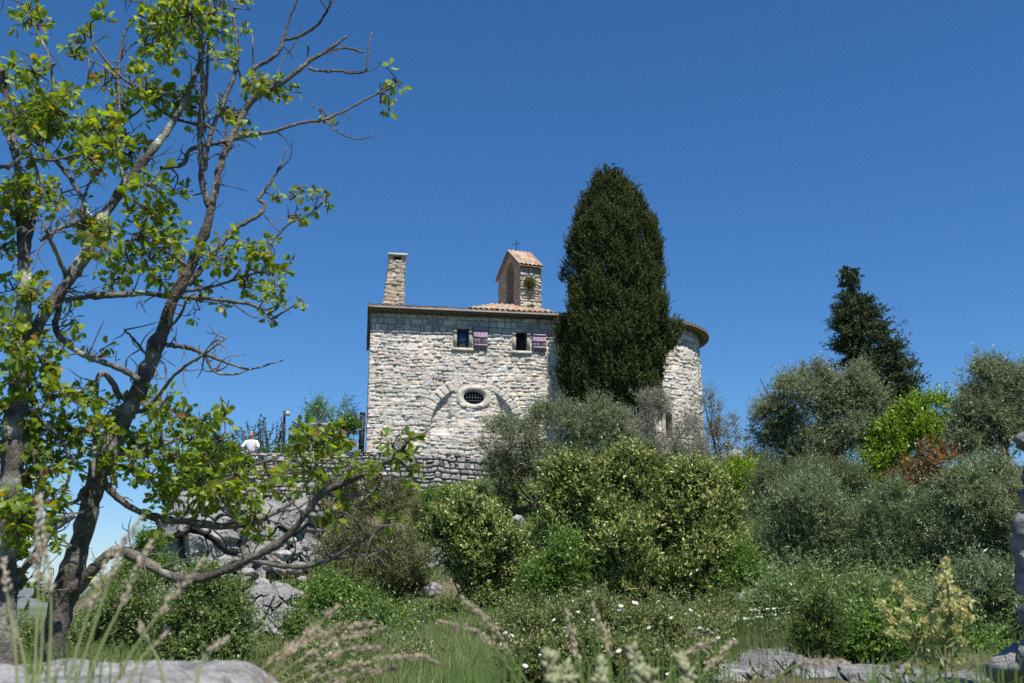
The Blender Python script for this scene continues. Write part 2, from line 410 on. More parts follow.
f1 = stone_field(U, Z, 11, 0.185, 0.28, 0.055, 0.026)
jd = np.clip(0.042 + 0.06 * n2(U * 2.6, Z * 2.6, 61, 3), 0.012, 0.14)
z1, c1 = stone_look(f1, U, Z, 11, jd, 0.05, PAL, (0.46, 0.43, 0.385), 0.3, 0.02)
pt = n2(U * 0.9, Z * 0.9, 71, 3)[..., None]
c1 = c1 * (1 + 0.10 * pt) + np.clip(n2(U * 0.45, Z * 0.6, 75, 3)[..., None] - 0.25, 0, 1) * np.array((0.10, 0.06, 0.03))
f2 = stone_field(U, Z, 12, 0.23, 0.40, 0.02, 0.03)
z2, c2 = stone_look(f2, U, Z, 12, 0.06, 0.03, [(0.40, 0.39, 0.37), (0.47, 0.45, 0.42), (0.52, 0.49, 0.45), (0.36, 0.35, 0.33)], (0.2, 0.19, 0.17), 0.08)
up = (smooth(Z + 0.06 * n2(U * 2, Z * 2, 4), 10.60, 10.66))[..., None]
zz = z1 * (1 - up[..., 0]) + (z2 - 0.03) * up[..., 0]; cc = c1 * (1 - up) + c2 * up
# blind arch: a ring of voussoirs over a slightly recessed filling
dr = np.hypot(U - ARC[0], Z - ARC[1]); th = np.arctan2(Z - ARC[1], U - ARC[0])
f3 = stone_field(th * ARR, (dr - ARR) * 0.62, 15, 0.5, 0.23, 0.012, 0.03)
z3, c3 = stone_look(f3, U, Z, 15, 0.05, 0.05, PAL[:5], (0.3, 0.27, 0.23), 0.1)
ring = (dr > ARR) & (dr < ARR + 0.40) & (th > 0.12) & (th < math.pi - 0.05) & (np.abs(th - 1.57) > 0.28)
zz = np.where(ring, z3 + 0.035, zz); cc = np.where(ring[..., None], c3, cc)
inn = (dr < ARR) & (Z > ARC[1] - 0.4)
zz = zz - np.where(inn, 0.18 * smooth(np.abs(U - ARC[0]), 0.85, 1.15) * smooth(Z - ARC[1], -0.4, 0.0), 0)
inw = lambda R: (U > R[0]) & (U < R[2]) & (Z > R[1]) & (Z < R[3])
hole = inw(WIN1) | inw(WIN2) | (((U - OC[0]) / OCR[0]) ** 2 + ((Z - OC[1]) / OCR[1]) ** 2 < 1)
hole |= (np.abs(U - SLU) < SLW) & (Z > SLZ0) & (Z < SLZ1) | (np.hypot(U - SLU, Z - SLZ1) < SLW)
flat = np.zeros_like(U)
for R, m in ((WIN1, 0.2), (WIN2, 0.16)):
    flat = np.maximum(flat, ((U > R[0] - m) & (U < R[2] + m) & (Z > R[1] - m) & (Z < R[3] + 0.16)))
zz = np.where(flat > 0, -0.02, zz)
fg = grid_faces(nu, nz); fg = fg[~(hole.ravel()[fg].any(1))]
mb = MB(); mb.add(on_path(U, zz, Z).reshape(-1, 3), [fg], cc.reshape(-1, 3))
panel(mb, B(0, -CW, CZ0), CN, V3(0, 0, 1), -CD, CW, CZ1 - CZ0 + 0.02, 0.06, 17)
panel(mb, B(CL, -CW, CZ0), -CD, V3(0, 0, 1), -CN, CL, CZ1 - CZ0, 0.08, 18)
for zq in (0,):                                                 # gable triangle under the roof
    mb.add([B(0, 0, CZ1), B(0, -CW, CZ1), B(0, -CR, CZ1 + CR * 0.23)], [(0, 1, 2)], PAL[3])
mb.build("wall", M_STONE, chapel)

# roof of canal tiles
ZE, OV, TP = 11.72, 0.44, math.tan(math.radians(12.5))
def tile_col(k, rng_seed):
    h1 = hsh(k[0], k[1], rng_seed); h2 = hsh(k[0], k[1], rng_seed + 1)
    p = np.array([(0.36, 0.23, 0.15), (0.41, 0.29, 0.20), (0.29, 0.21, 0.155), (0.33, 0.28, 0.22), (0.44, 0.34, 0.255), (0.38, 0.22, 0.13)])
    return p[np.minimum((h1 * 6).astype(int), 5)] * (0.8 + 0.4 * h2)[..., None]
def tile_grid(mb, pos, nU, nQ, lenU, lenQ, seed, per=0.23, crs=0.34, amp=0.055):
    """pos(u, q, lift) -> points; u along the eave, q up the slope"""
    Ug, Qg = np.meshgrid(np.linspace(0, lenU, nU), np.linspace(0, lenQ, nQ), indexing='ij')
    k = np.floor(Ug / per).astype(int); j = np.floor((Qg + 0.12 * hsh(k, k * 0, seed)) / crs).astype(int)
    w = np.abs(np.sin(math.pi * Ug / per)); fr = (Qg / crs) % 1
    lift = amp * w + 0.02 * (1 - fr) + 0.012 * (hsh(k, j, seed + 7) - 0.5) + 0.02 * n2(Ug * 0.7, Qg * 0.7, seed)
    mb.add(pos(Ug, Qg, lift).reshape(-1, 3), [grid_faces(nU, nQ)], tile_col((k, j), seed + 3).reshape(-1, 3))
mb = MB()
LT = CL + CR * math.pi
slope = lambda q: ZE + q * TP
hang = lambda u: -0.06 * np.clip(u / CL, 0, 1.4)
tile_grid(mb, lambda u, q, l: on_path(u - 0.16 * (u < 0.2), OV - q, slope(q) + l + hang(u)), int(LT / 0.028), 24, LT, CR + OV - 0.02, 5)
tile_grid(mb, lambda u, q, l: CA + CD * (u - 0.16)[..., None] + CN * (-CW - OV + q)[..., None] + np.array([0, 0, 1.0]) * (slope(q) + l)[..., None], 200, 12, CL + 0.16, CR + OV, 6)
Ug, Qg = np.meshgrid(np.linspace(0, LT, 200), np.linspace(0.03, CR + OV - 0.05, 4), indexing='ij')
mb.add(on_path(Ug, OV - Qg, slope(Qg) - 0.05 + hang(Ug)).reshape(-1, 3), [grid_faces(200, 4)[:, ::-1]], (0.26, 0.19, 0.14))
ug = np.arange(0, LT, 0.023)
lo = on_path(ug - 0.16 * (ug < 0.2), OV - 0.006, ZE - 0.055 + hang(ug)); hi = on_path(ug - 0.16 * (ug < 0.2), OV - 0.006, ZE + 0.05 * np.abs(np.sin(math.pi * ug / 0.23)) + 0.012 + hang(ug))
ke = np.floor(ug / 0.23).astype(int)
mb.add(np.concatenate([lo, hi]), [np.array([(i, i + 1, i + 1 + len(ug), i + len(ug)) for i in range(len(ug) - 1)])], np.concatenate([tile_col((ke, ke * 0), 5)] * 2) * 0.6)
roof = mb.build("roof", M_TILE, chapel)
mb = MB()                                                       # boarded eave under the tiles
for k in range(150):
    u0, u1 = LT * k / 150, LT * (k + 1) / 150
    for (o0, o1, za, zb) in ((0.02, OV - 0.05, CZ1 - 0.02, ZE - 0.07),):
        a, b, c, d = (on_path(np.array(u0), np.array(o0), za), on_path(np.array(u1), np.array(o0), za), on_path(np.array(u1), np.array(o1), zb - 0.01), on_path(np.array(u0), np.array(o1), zb - 0.01))
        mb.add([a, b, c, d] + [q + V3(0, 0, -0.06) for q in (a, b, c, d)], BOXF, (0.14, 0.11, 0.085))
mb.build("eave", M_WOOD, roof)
# raised tiled saddle round the bell gable
S0, S1 = hit(466, 311)[0], hit(552, 311)[0] + 0.1
mb = MB()
def saddle(u, q, l):
    s = S0 + u; t = OV + 0.0 - q
    hs = np.clip(np.minimum((s - S0) / 1.3, (S1 - s) / 1.0), 0, 1); hq = np.clip(np.minimum(q / 1.75, (3.6 - q) / 1.3), 0, 1)
    zb = slope(q) + 0.02 + 0.40 * np.minimum(hs, hq) ** 0.9
    return CA + CD * s[..., None] + CN * t[..., None] + np.array([0, 0, 1.0]) * (zb + l + hang(s))[..., None]
tile_grid(mb, saddle, int((S1 - S0) / 0.028), 30, S1 - S0, 3.6, 8)
mb.build("saddle_roof", M_TILE, roof)
# gutter
mb = MB()
gp = [on_path(np.array(u), np.array(OV + 0.035), ZE - 0.075 + float(hang(np.array(u)))) for u in np.linspace(-0.1, CL, 40)]
add_tube(mb, gp, 0.034, 8); mb.build("gutter", M_ZINC, chapel)

# chimney
ch0, ch1 = hit(381.5, 303)[0], hit(404.5, 303)[0]
T0, T1 = (hit(389, 258)[0], hit(406.5, 258)[0])
CB, CT_, tf, tb = 11.7, 13.98, -0.12, -0.95
mb = MB()
H = CT_ - CB
cb = [B(ch0, tf, CB), B(ch1, tf, CB), B(ch1, tb, CB), B(ch0, tb, CB)]
ct = [B(T0 + 0.03, tf - 0.14, CT_), B(T1 - 0.03, tf - 0.14, CT_), B(T1 - 0.03, tb + 0.05, CT_), B(T0 + 0.03, tb + 0.05, CT_)]
def quad_panel(mb, a, b, c, d, seed, mask=None, **kw):
    """rubble face over a bilinear quad a b c d (a, b at the bottom)"""
    w = np.linalg.norm(b - a); hh = np.linalg.norm(d - a); n = nrm(np.cross(b - a, d - a))
    nu, nv = max(2, int(w / 0.03)), max(2, int(hh / 0.03))
    Uq, Vq = np.meshgrid(np.linspace(0, 1, nu), np.linspace(0, 1, nv), indexing='ij')
    k = dict(rh=0.17, sw=0.27, warp=0.06, joint=0.035); lk = dict(recess=0.045, amp=0.06, pal=PAL, mortar=(0.34, 0.29, 0.23)); lk.update(kw)
    z, c_ = stone_look(stone_field(Uq * w, Vq * hh, seed, **k), Uq * w, Vq * hh, seed, lk['recess'], lk['amp'], lk['pal'], lk['mortar'])
    p = (a * (1 - Uq[..., None]) + b * Uq[..., None]) * (1 - Vq[..., None]) + (d * (1 - Uq[..., None]) + c * Uq[..., None]) * Vq[..., None] + z[..., None] * n
    f = grid_faces(nu, nv)
    if mask is not None:
        ok = mask(Uq * w, Vq * hh).ravel(); f = f[ok[f].all(1)]
    mb.add(p.reshape(-1, 3), [f], c_.reshape(-1, 3))
PALC = [(0.42, 0.36, 0.28), (0.38, 0.32, 0.25), (0.46, 0.41, 0.34), (0.33, 0.27, 0.21), (0.40, 0.33, 0.24)]
for i in range(4): quad_panel(mb, cb[i], cb[(i + 1) % 4], ct[(i + 1) % 4], ct[i], 30 + i, pal=PALC)
add_box(mb, B(T0 + 0.05, tb + 0.1, CT_ - 0.04), CD * (T1 - T0 - 0.1), CN * (tf - tb - 0.3), V3(0, 0, 0.03), (0.05, 0.045, 0.04))
chim = mb.build("chimney", M_STONE, roof)
mb = MB()
for s0, s1 in ((T0 + 0.03, T0 + 0.2), (T1 - 0.2, T1 - 0.03)):
    add_box(mb, B(s0, tb + 0.08, CT_), CD * (s1 - s0), CN * (tf - tb - 0.24), V3(0, 0, 0.2), (0.45, 0.41, 0.35))
add_box(mb, B(T0 + 0.2, tb + 0.08, CT_), CD * (T1 - T0 - 0.4), CN * 0.12, V3(0, 0, 0.2), (0.2, 0.17, 0.15))
mb.build("flue_opening", M_STONE, chim)
mb = MB(); add_box(mb, B(T0 - 0.05, tb, CT_ + 0.2), CD * (T1 - T0 + 0.1), CN * (tf - tb - 0.08), V3(0, 0, 0.09), (0.55, 0.53, 0.5)); mb.build("capstone", M_STONE, chim)

# bell gable, turned on the roof
ag = math.radians(68)
E1 = V3(-math.cos(ag), math.sin(ag), 0); E2 = V3(math.sin(ag), math.cos(ag), 0)
bk = P(520.5, 312, 41.6); BZ0 = 11.7
zr = P(520, 264, 41.6)[2]; za = P(509.4, 252.5, 42.85)[2]; zl = P(497.5, 280, 44.1)[2]
GWID, GDEP, GPK = 2.70, 1.0, 1.32
K = V3(bk[0], 41.6, 0)
def G(a, b, z): return K + E1 * a + E2 * b + V3(0, 0, z)
def gtop(a): return np.where(a < GPK, zr + (za - zr) * a / GPK, za + (zl - za) * (a - GPK) / (GWID - GPK))
mb = MB()
oc0, oc1, oz0, oz1 = 0.85, 1.65, BZ0 + 0.9, za - 1.0
def gmask(flip):
    def m(u, v):
        a = (GWID - u) if flip else u
        z = v + BZ0
        ok = z < gtop(a) + 0.01
        mid = (oc0 + oc1) / 2; r = (oc1 - oc0) / 2
        op = (np.abs(a - mid) < r) & (z > oz0) & (z < oz1) | (np.hypot(a - mid, z - oz1) < r)
        return ok & ~op
    return m
HG = za - BZ0
PALB = [(0.50, 0.47, 0.42), (0.44, 0.40, 0.35), (0.53, 0.50, 0.45), (0.40, 0.36, 0.31)]
quad_panel(mb, G(GWID, 0, BZ0), G(0, 0, BZ0), G(0, 0, za), G(GWID, 0, za), 41, gmask(True), pal=[(0.36, 0.29, 0.21), (0.33, 0.26, 0.19), (0.38, 0.32, 0.25)], amp=0.03)  # palette dimmed and browned: shade of the face turned from the sun
quad_panel(mb, G(0, GDEP, BZ0), G(GWID, GDEP, BZ0), G(GWID, GDEP, za), G(0, GDEP, za), 42, gmask(False))
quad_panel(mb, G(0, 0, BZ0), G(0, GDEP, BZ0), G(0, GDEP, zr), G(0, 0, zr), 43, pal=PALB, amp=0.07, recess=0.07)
quad_panel(mb, G(GWID, GDEP, BZ0), G(GWID, 0, BZ0), G(GWID, 0, zl), G(GWID, GDEP, zl), 44)
rv = []
mid = (oc0 + oc1) / 2; rr = (oc1 - oc0) / 2 + 0.01
for q in [(-rr, oz0 - .01)] + [(-rr * math.cos(x), oz1 + rr * math.sin(x)) for x in np.linspace(0, math.pi, 11)] + [(rr, oz0 - .01)]: rv.append((mid + q[0], q[1]))
for (a0, z0), (a1, z1) in zip(rv, rv[1:] + rv[:1]):
    mb.add([G(a0, 0, z0), G(a1, 0, z1), G(a1, GDEP, z1), G(a0, GDEP, z0)], [(0, 1, 2, 3)], (0.30, 0.24, 0.18))
bell = mb.build("bell_gable", M_STONE, chapel)
mb = MB()
for (a0, z0, a1, z1, sd) in ((-0.16, zr - 0.1, GPK, za + 0.03, 61), (GWID + 0.14, zl - 0.06, GPK, za + 0.03, 62)):
    ln = math.hypot(a1 - a0, z1 - z0)
    def gp_(u, q, l, a0=a0, z0=z0, a1=a1, z1=z1, ln=ln):
        k = q / ln
        return K + E1 * (a0 + (a1 - a0) * k)[..., None] + E2 * (u - 0.1)[..., None] + np.array([0, 0, 1.0]) * (z0 + (z1 - z0) * k + 0.05 + l)[..., None]
    tile_grid(mb, gp_, 60, 14, GDEP + 0.2, ln, sd, per=0.2, crs=0.3)
    gb = lambda u, q, gp_=gp_: gp_(np.array(u), np.array(q), np.array(-0.05))
    mb.add([gb(0, 0), gb(GDEP + 0.2, 0), gb(GDEP + 0.2, ln), gb(0, ln)], [(3, 2, 1, 0)], (0.3, 0.2, 0.15))
mb.build("bell_gable_roof", M_TILE, bell)
mb = MB()
cx = G(GPK, 0.35, za + 0.05)
add_tube(mb, [cx, cx + V3(0, 0, 0.62)], 0.018, 6); add_tube(mb, [cx + V3(-0.17, 0, 0.36), cx + V3(0.17, 0, 0.44)], 0.015, 6)
mb.build("roof_cross", M_IRON, bell)
mb = MB()                                                       # small bell in the arch
prof = [(0.0, 0.30), (0.05, 0.29), (0.08, 0.22), (0.10, 0.1), (0.16, 0.0)]
rings = [[G(mid, GDEP / 2, oz1 - 0.25 + z) + (E1 * math.cos(x) + E2 * math.sin(x)) * r for x in np.linspace(0, 2 * math.pi, 13)[:-1]] for r, z in prof]
vv = [p for r in rings for p in r]
mb.add(vv, [(i * 12 + j, i * 12 + (j + 1) % 12, (i + 1) * 12 + (j + 1) % 12, (i + 1) * 12 + j) for i in range(4) for j in range(12)], (0.1, 0.09, 0.06))
add_tube(mb, [G(mid - 0.3, GDEP / 2, oz1 + 0.07), G(mid + 0.3, GDEP / 2, oz1 + 0.07)], 0.03, 6, (0.1, 0.08, 0.06))
mb.build("bell", M_IRON, bell)

# windows, sills, shutters
def window(R, pane_mat, pane_back, sill_col, lintel):
    x0, z0, x1, z1 = R; mb = MB()
    j = 0.06; sc = (0.47, 0.42, 0.35)
    add_box(mb, B(x0 - 0.13, 0.025, z0 - 0.02), CD * 0.145, -CN * 0.28, V3(0, 0, z1 - z0 + 0.02), sc)
    add_box(mb, B(x1 - 0.015, 0.022, z0 - 0.02), CD * 0.12, -CN * 0.28, V3(0, 0, z1 - z0 + 0.02), (0.42, 0.37, 0.30))
    add_box(mb, B(x0 - 0.16, 0.028, z1), CD * (x1 - x0 + 0.32), -CN * 0.28, V3(0, 0, lintel), (0.40, 0.38, 0.34))
    w = mb.build("window", M_STONE, chapel)
    mb = MB(); add_box(mb, B(x0 - 0.2, 0.06, z0 - 0.17), CD * (x1 - x0 + 0.38), -CN * 0.34, V3(0, 0, 0.148), sill_col); mb.build("sill", M_STONE, w)
    mb = MB(); add_box(mb, B(x0 + 0.016, -0.15 - pane_back, z0), CD * (x1 - x0 - 0.034), -CN * 0.02, V3(0, 0, z1 - z0 - 0.002), (0.02, 0.04, 0.09)); mb.build("pane", pane_mat, w)
    mb = MB()
    for a, b in (((x0 + 0.017, z0), (x0 + 0.055, z1)), ((x1 - 0.057, z0), (x1 - 0.019, z1))):
        add_box(mb, B(a[0], -0.09, a[1] + 0.001), CD * (b[0] - a[0]), -CN * 0.05, V3(0, 0, b[1] - a[1] - 0.004), (0.10, 0.12, 0.16))
    add_box(mb, B(x0 + 0.056, -0.092, z1 - 0.045), CD * (x1 - x0 - 0.115), -CN * 0.045, V3(0, 0, 0.04), (0.10, 0.12, 0.16))
    mb.build("frame", M_PAINT, w)
    return w
window(WIN1, M_GLASS, 0.0, (0.50, 0.44, 0.34), 0.18)
w2 = window(WIN2, M_DARK, 0.12, (0.50, 0.47, 0.42), 0.15)  # open window: its pane is a dark sheet painted as the unlit room
def shutter(R, label):
    x0, z0, x1, z1 = R; mb = MB(); n = 4
    for i in range(n):
        a = x0 + (x1 - x0) * i / n
        add_box(mb, B(a + 0.003, 0.085, z0), CD * ((x1 - x0) / n - 0.006), -CN * 0.03, V3(0, 0, z1 - z0), np.array((0.34, 0.25, 0.32)) * (0.92 + 0.05 * i))
    for zq in (z0 + 0.13, (z0 + z1) / 2, z1 - 0.16):
        add_box(mb, B(x0 + 0.01, 0.108, zq), CD * (x1 - x0 - 0.02), -CN * 0.022, V3(0, 0, 0.08), (0.33, 0.245, 0.31))
    sh = mb.build("shutter", M_PAINT, chapel); sh["label"] = label
    mb = MB(); add_tube(mb, [B((x0 + x1) / 2, 0.115, (z0 + z1) / 2 - 0.08), B((x0 + x1) / 2 + 0.12, 0.13, (z0 + z1) / 2 - 0.08)], 0.02, 6); mb.build("latch", M_IRON, sh)
    for zq in (z0 + 0.2, z1 - 0.15):
        mb = MB(); add_tube(mb, [B(x0 - 0.05, 0.03, zq), B(x0 + 0.02, 0.09, zq)], 0.015, 6); mb.build("hinge", M_IRON, sh)
shutter(rect(473.5, 327, 487.5, 349.5), "faded mauve shutter beside the blue pane")
shutter(rect(532.5, 333, 546, 352), "faded mauve shutter beside the dark open window")
mb = MB(); ga, gb_ = hit(371, 316)[1], hit(370.5, 341)[1]                      # shutter swung open on the left end wall
add_box(mb, B(-0.06, -1.5, gb_), -CD * 0.05, CN * 1.15, V3(0, 0, ga - gb_), (0.10, 0.09, 0.085)); mb.build("side_shutter", M_PAINT, chapel)
# oculus: oval ring of dressed stone, bars
mb = MB(); NO = 48
a = np.linspace(0, 2 * math.pi, NO, endpoint=False)
ou = 0.74 * np.sign(np.cos(a)) * np.abs(np.cos(a)) ** 0.75; oz = 0.52 * np.sign(np.sin(a)) * np.abs(np.sin(a)) ** 0.75
rings = []
for (fu, fz, t) in ((ou, oz, -0.06), (ou * 0.985, oz * 0.985, 0.012), (OCR[0] * np.cos(a) * 0.99, OCR[1] * np.sin(a) * 0.99, 0.022), (OCR[0] * np.cos(a) * 0.985, OCR[1] * np.sin(a) * 0.985, -0.3)):
    rings.append([B(OC[0] + x, t, OC[1] + z) for x, z in zip(fu, fz)])
vv = [p for r in rings for p in r]
oc_col = np.array([(0.53, 0.49, 0.42)] * len(vv)) * (0.93 + 0.14 * np.random.default_rng(3).random((len(vv), 1)))
mb.add(vv, [(i * NO + j, i * NO + (j + 1) % NO, (i + 1) * NO + (j + 1) % NO, (i + 1) * NO + j) for i in range(3) for j in range(NO)], oc_col)
ocu = mb.build("oculus", M_STONE, chapel)
mb = MB()
for x in np.linspace(-0.3, 0.3, 6):
    zq = OCR[1] * math.sqrt(1 - (x / OCR[0]) ** 2); add_tube(mb, [B(OC[0] + x, -0.08, OC[1] - zq), B(OC[0] + x, -0.08, OC[1] + zq)], 0.011, 5)
for z in (-0.13, 0, 0.13):
    xq = OCR[0] * math.sqrt(1 - (z / OCR[1]) ** 2); add_tube(mb, [B(OC[0] - xq, -0.095, OC[1] + z), B(OC[0] + xq, -0.095, OC[1] + z)], 0.011, 5)
mb.build("window_grille", mat("grille_iron", 0.6, 0.3, col=(0.10, 0.11, 0.13)), ocu)
# apse slit window
mb = MB()
pts = [(-SLW, SLZ0)] + [(-SLW * math.cos(x), SLZ1 + SLW * math.sin(x)) for x in np.linspace(0, math.pi, 13)] + [(SLW, SLZ0)]
outp = [(-SLW - 0.16, SLZ0 - 0.02)] + [(-(SLW + 0.16) * math.cos(x), SLZ1 + (SLW + 0.16) * math.sin(x)) for x in np.linspace(0, math.pi, 13)] + [(SLW + 0.16, SLZ0 - 0.02)]
op = lambda p, t: on_path(np.array(SLU + p[0]), np.array(t), np.array(p[1]))
for (a0, a1), (b0, b1) in zip(zip(pts, pts[1:]), zip(outp, outp[1:])):
    mb.add([op(b0, 0.05), op(b1, 0.05), op(a1, 0.045), op(a0, 0.045)], [(0, 1, 2, 3)], (0.46, 0.41, 0.34))
    mb.add([op(a0, 0.045), op(a1, 0.045), op(a1, -0.5), op(a0, -0.5)], [(0, 1, 2, 3)], (0.42, 0.36, 0.29))
    mb.add([op(b1, 0.05), op(b0, 0.05), op(b0, -0.1), op(b1, -0.1)], [(0, 1, 2, 3)], (0.42, 0.38, 0.32))
mb.add([op((-SLW, SLZ0), 0.05), op((SLW, SLZ0), 0.05), op((SLW, SLZ0), -0.5), op((-SLW, SLZ0), -0.5)], [(0, 1, 2, 3)], (0.45, 0.38, 0.3))
sw_ = mb.build("slit_window", M_STONE, chapel)
mb = MB(); mb.add([op((-SLW, SLZ0), -0.42), op((SLW, SLZ0), -0.42), op((SLW, SLZ1 + SLW), -0.42), op((-SLW, SLZ1 + SLW), -0.42)], [(0, 1, 2, 3)]); mb.build("pane", M_DARK, sw_)  # dark sheet closing the slit, coloured as the unlit inside
# plants rooted in the masonry of the bell gable
# ------------------------------------------------------------------ rocks and dry-stone walls
def ico(sub):
    bm = bmesh.new(); bmesh.ops.create_icosphere(bm, subdivisions=sub, radius=1.0)
    v = np.array([x.co[:] for x in bm.verts]); f = np.array([[x.index for x in q.verts] for q in bm.faces]); bm.free(); return v, f
ICO = {k: ico(k) for k in (1, 2, 3, 4, 5)}
def rock_mesh(mb, c, r, seed, sub=4, facets=16, rough=0.12, col=(0.34, 0.33, 0.315), yaw=0.0, tilt=0.0):
    rng = np.random.default_rng(seed); v, f = ICO[sub]; v = v.copy()
    for k in range(facets):
        n = nrm(rng.normal(size=3)); d = v @ n - rng.uniform(0.55, 0.9); v = v - np.maximum(d, 0)[:, None] * n * 0.97
    q = v * 1.7 + seed * 3.1
    v = v * (1 + rough * fbm(q, seed, 3) + 0.9 * rough * (np.abs(fbm(q * 2.3, seed + 9, 4)) - 0.3) + 0.25 * rough * fbm(q * 9, seed + 13, 2))[:, None]
    lay = np.sin(v[:, 2] * 9 + 2.5 * vnoise(v * 1.5, seed)) * 0.03
    v[:, :2] *= (1 + lay)[:, None]
    v = v * np.asarray(r, float)
    cy, sy, ct, st = math.cos(yaw), math.sin(yaw), math.cos(tilt), math.sin(tilt)
    v = v @ np.array([[ct, 0, -st], [0, 1, 0], [st, 0, ct]]) @ np.array([[cy, sy, 0], [-sy, cy, 0], [0, 0, 1]])
    w = v + np.asarray(c, float)
    n = fbm(w * 1.6 / max(0.3, np.max(r)), seed + 3, 4)[:, None]
    cc = np.array(col) * (1 + 0.28 * n); cc = cc + np.clip(fbm(w * 5, seed + 4, 2)[:, None] - 0.45, 0, 1) * np.array((0.12, 0.11, 0.08))
    mb.add(w, [f], np.clip(cc, 0.03, 0.6))
def rock(label, px, py, rx, ry, Y, seed, depth=1.0, name="limestone_boulder", sub=4, m=None, group=None, **kw):
    if name == "limestone_boulder": Y = min(Y * 1.15, max(Y * 0.7, gY(px, py + ry * 0.55)))
    k = mpp(Y); c = P(px, py, Y); mb = MB()
    rock_mesh(mb, c, (rx * k, rx * k * depth, ry * k), seed, sub, **kw)
    o = mb.build(name, m or M_ROCK, None, sub >= 4); return tag(o, label, "rock", group)

def wall_run(p0, p1, zb, zt0, zt1, th, seed, pal, mortar, rh, sw, top_wob=0.06, res=0.035, **kw):
    """dry-stone wall: relief front face, plain back and a rough top"""
    mb = MB(); p0, p1 = V3(p0[0], p0[1], 0), V3(p1[0], p1[1], 0); L = np.linalg.norm(p1 - p0); d = (p1 - p0) / L; n = V3(d[1], -d[0], 0)
    tops = lambda u: zt0 + (zt1 - zt0) * u / L + top_wob * (hsh(np.floor(u / 0.42), np.floor(u / 0.42) * 0, seed) - 0.5) * 2
    hmax = max(zt0, zt1) + top_wob * 1.5 - zb
    panel(mb, p0 + V3(0, 0, zb), d, V3(0, 0, 1), n, L, hmax, res, seed, rh, sw, pal=pal, mortar=mortar, mask=lambda u, v: v + zb < tops(u), **kw)
    panel(mb, p1 - n * th + V3(0, 0, zb), -d, V3(0, 0, 1), -n, L, hmax - 2.5 * top_wob, 0.12, seed + 1, rh, sw, pal=pal, mortar=mortar)
    for e, s, tz in ((p0 - n * th, 1, zt0), (p1, -1, zt1)):
        panel(mb, e + V3(0, 0, zb), n * s, V3(0, 0, 1), -d * s, th, tz - zb, 0.06, seed + 2, rh, sw, pal=pal, mortar=mortar)
    rng = np.random.default_rng(seed)
    for q in range(int(L / 0.42)):                             # cap stones
        u, w = q * 0.42, 0.42; t = float(tops(np.array(u + 0.01)))
        c = p0 + d * (u + w / 2) - n * (th / 2)
        rock_mesh(mb, c + V3(0, 0, t - 0.10), (w * 0.56, th * 0.56, 0.12), int(rng.integers(1000)), 2, 5, 0.1, pal[int(rng.integers(len(pal)))], yaw=math.atan2(d[1], d[0]))
    return mb
DGAP = (0.16, 0.15, 0.135)
pa, pb, pc = P(197, 451, 35.6), P(370, 452, 37.4), P(492, 456, 38.7)
mb = wall_run(pb, pc, 1.2, pb[2], pc[2] - 0.02, 0.6, 71, PALG, DGAP, 0.20, 0.27, res=0.025, warp=0.055, joint=0.04, recess=0.12, amp=0.07, tilt=0.3)
tag(mb.build("terrace_wall", M_STONE), "dry stone terrace wall of big round grey stones right below the chapel front", "wall")
mb = wall_run(pa, pb, 0.6, pa[2] - 0.05, pb[2] + 0.02, 0.7, 72, PALG, DGAP, 0.16, 0.24, 0.1, res=0.025, warp=0.06, joint=0.035, recess=0.10, amp=0.08, tilt=0.35)
tag(mb.build("terrace_wall", M_STONE), "rough terrace wall of small grey stones with the person leaning behind it", "wall")
# ruined wall with a square opening on the terrace
ru = thing("ruined_wall", "low ruined stone wall with a square opening, left of the chapel", "wall", P(316, 470, 38.6))
def blockw(mb, x0, y0, x1, y1, Y, seed):
    a, b, t = P(x0, y1, Y), P(x1, y1, Y), P(x0, y0, Y)
    w = b[0] - a[0]; hh = t[2] - a[2]; kw = dict(pal=PALG, mortar=DGAP, warp=0.07, joint=0.05, recess=0.09, amp=0.06)
    panel(mb, a, V3(1, 0, 0), V3(0, 0, 1), V3(0, -1, 0), w, hh, 0.03, seed, 0.18, 0.3, **kw)
    panel(mb, a + V3(w, 0, 0), V3(0, 1, 0), V3(0, 0, 1), V3(1, 0, 0), 0.5, hh, 0.05, seed + 1, 0.18, 0.3, **kw)
    panel(mb, a + V3(0, 0.5, 0), V3(0, -1, 0), V3(0, 0, 1), V3(-1, 0, 0), 0.5, hh, 0.05, seed + 2, 0.18, 0.3, **kw)
    panel(mb, a + V3(w, 0.5, 0), V3(-1, 0, 0), V3(0, 0, 1), V3(0, 1, 0), w, hh, 0.06, seed + 3, 0.18, 0.3, **kw)
    mb.add([a + V3(0, 0, hh - .02), a + V3(w, 0, hh - .02), a + V3(w, .5, hh - .02), a + V3(0, .5, hh - .02)], [(0, 1, 2, 3)], PALG[1])
for x0, y0, x1, y1, sd in ((286, 427, 310, 472, 81), (326, 422.5, 341, 472, 85)):
    mb = MB(); blockw(mb, x0, y0, x1, y1, 38.4, sd); mb.build("pier", M_STONE, ru)
mb = MB(); rock_mesh(mb, P(319, 426, 38.6), (0.50, 0.3, 0.12), 5, 3, 8, 0.06, (0.36, 0.35, 0.33)); mb.build("lintel", M_STONE, ru)
mb = MB(); blockw(mb, 309.5, 446, 326.5, 472, 38.42, 89); mb.build("infill", M_STONE, ru)
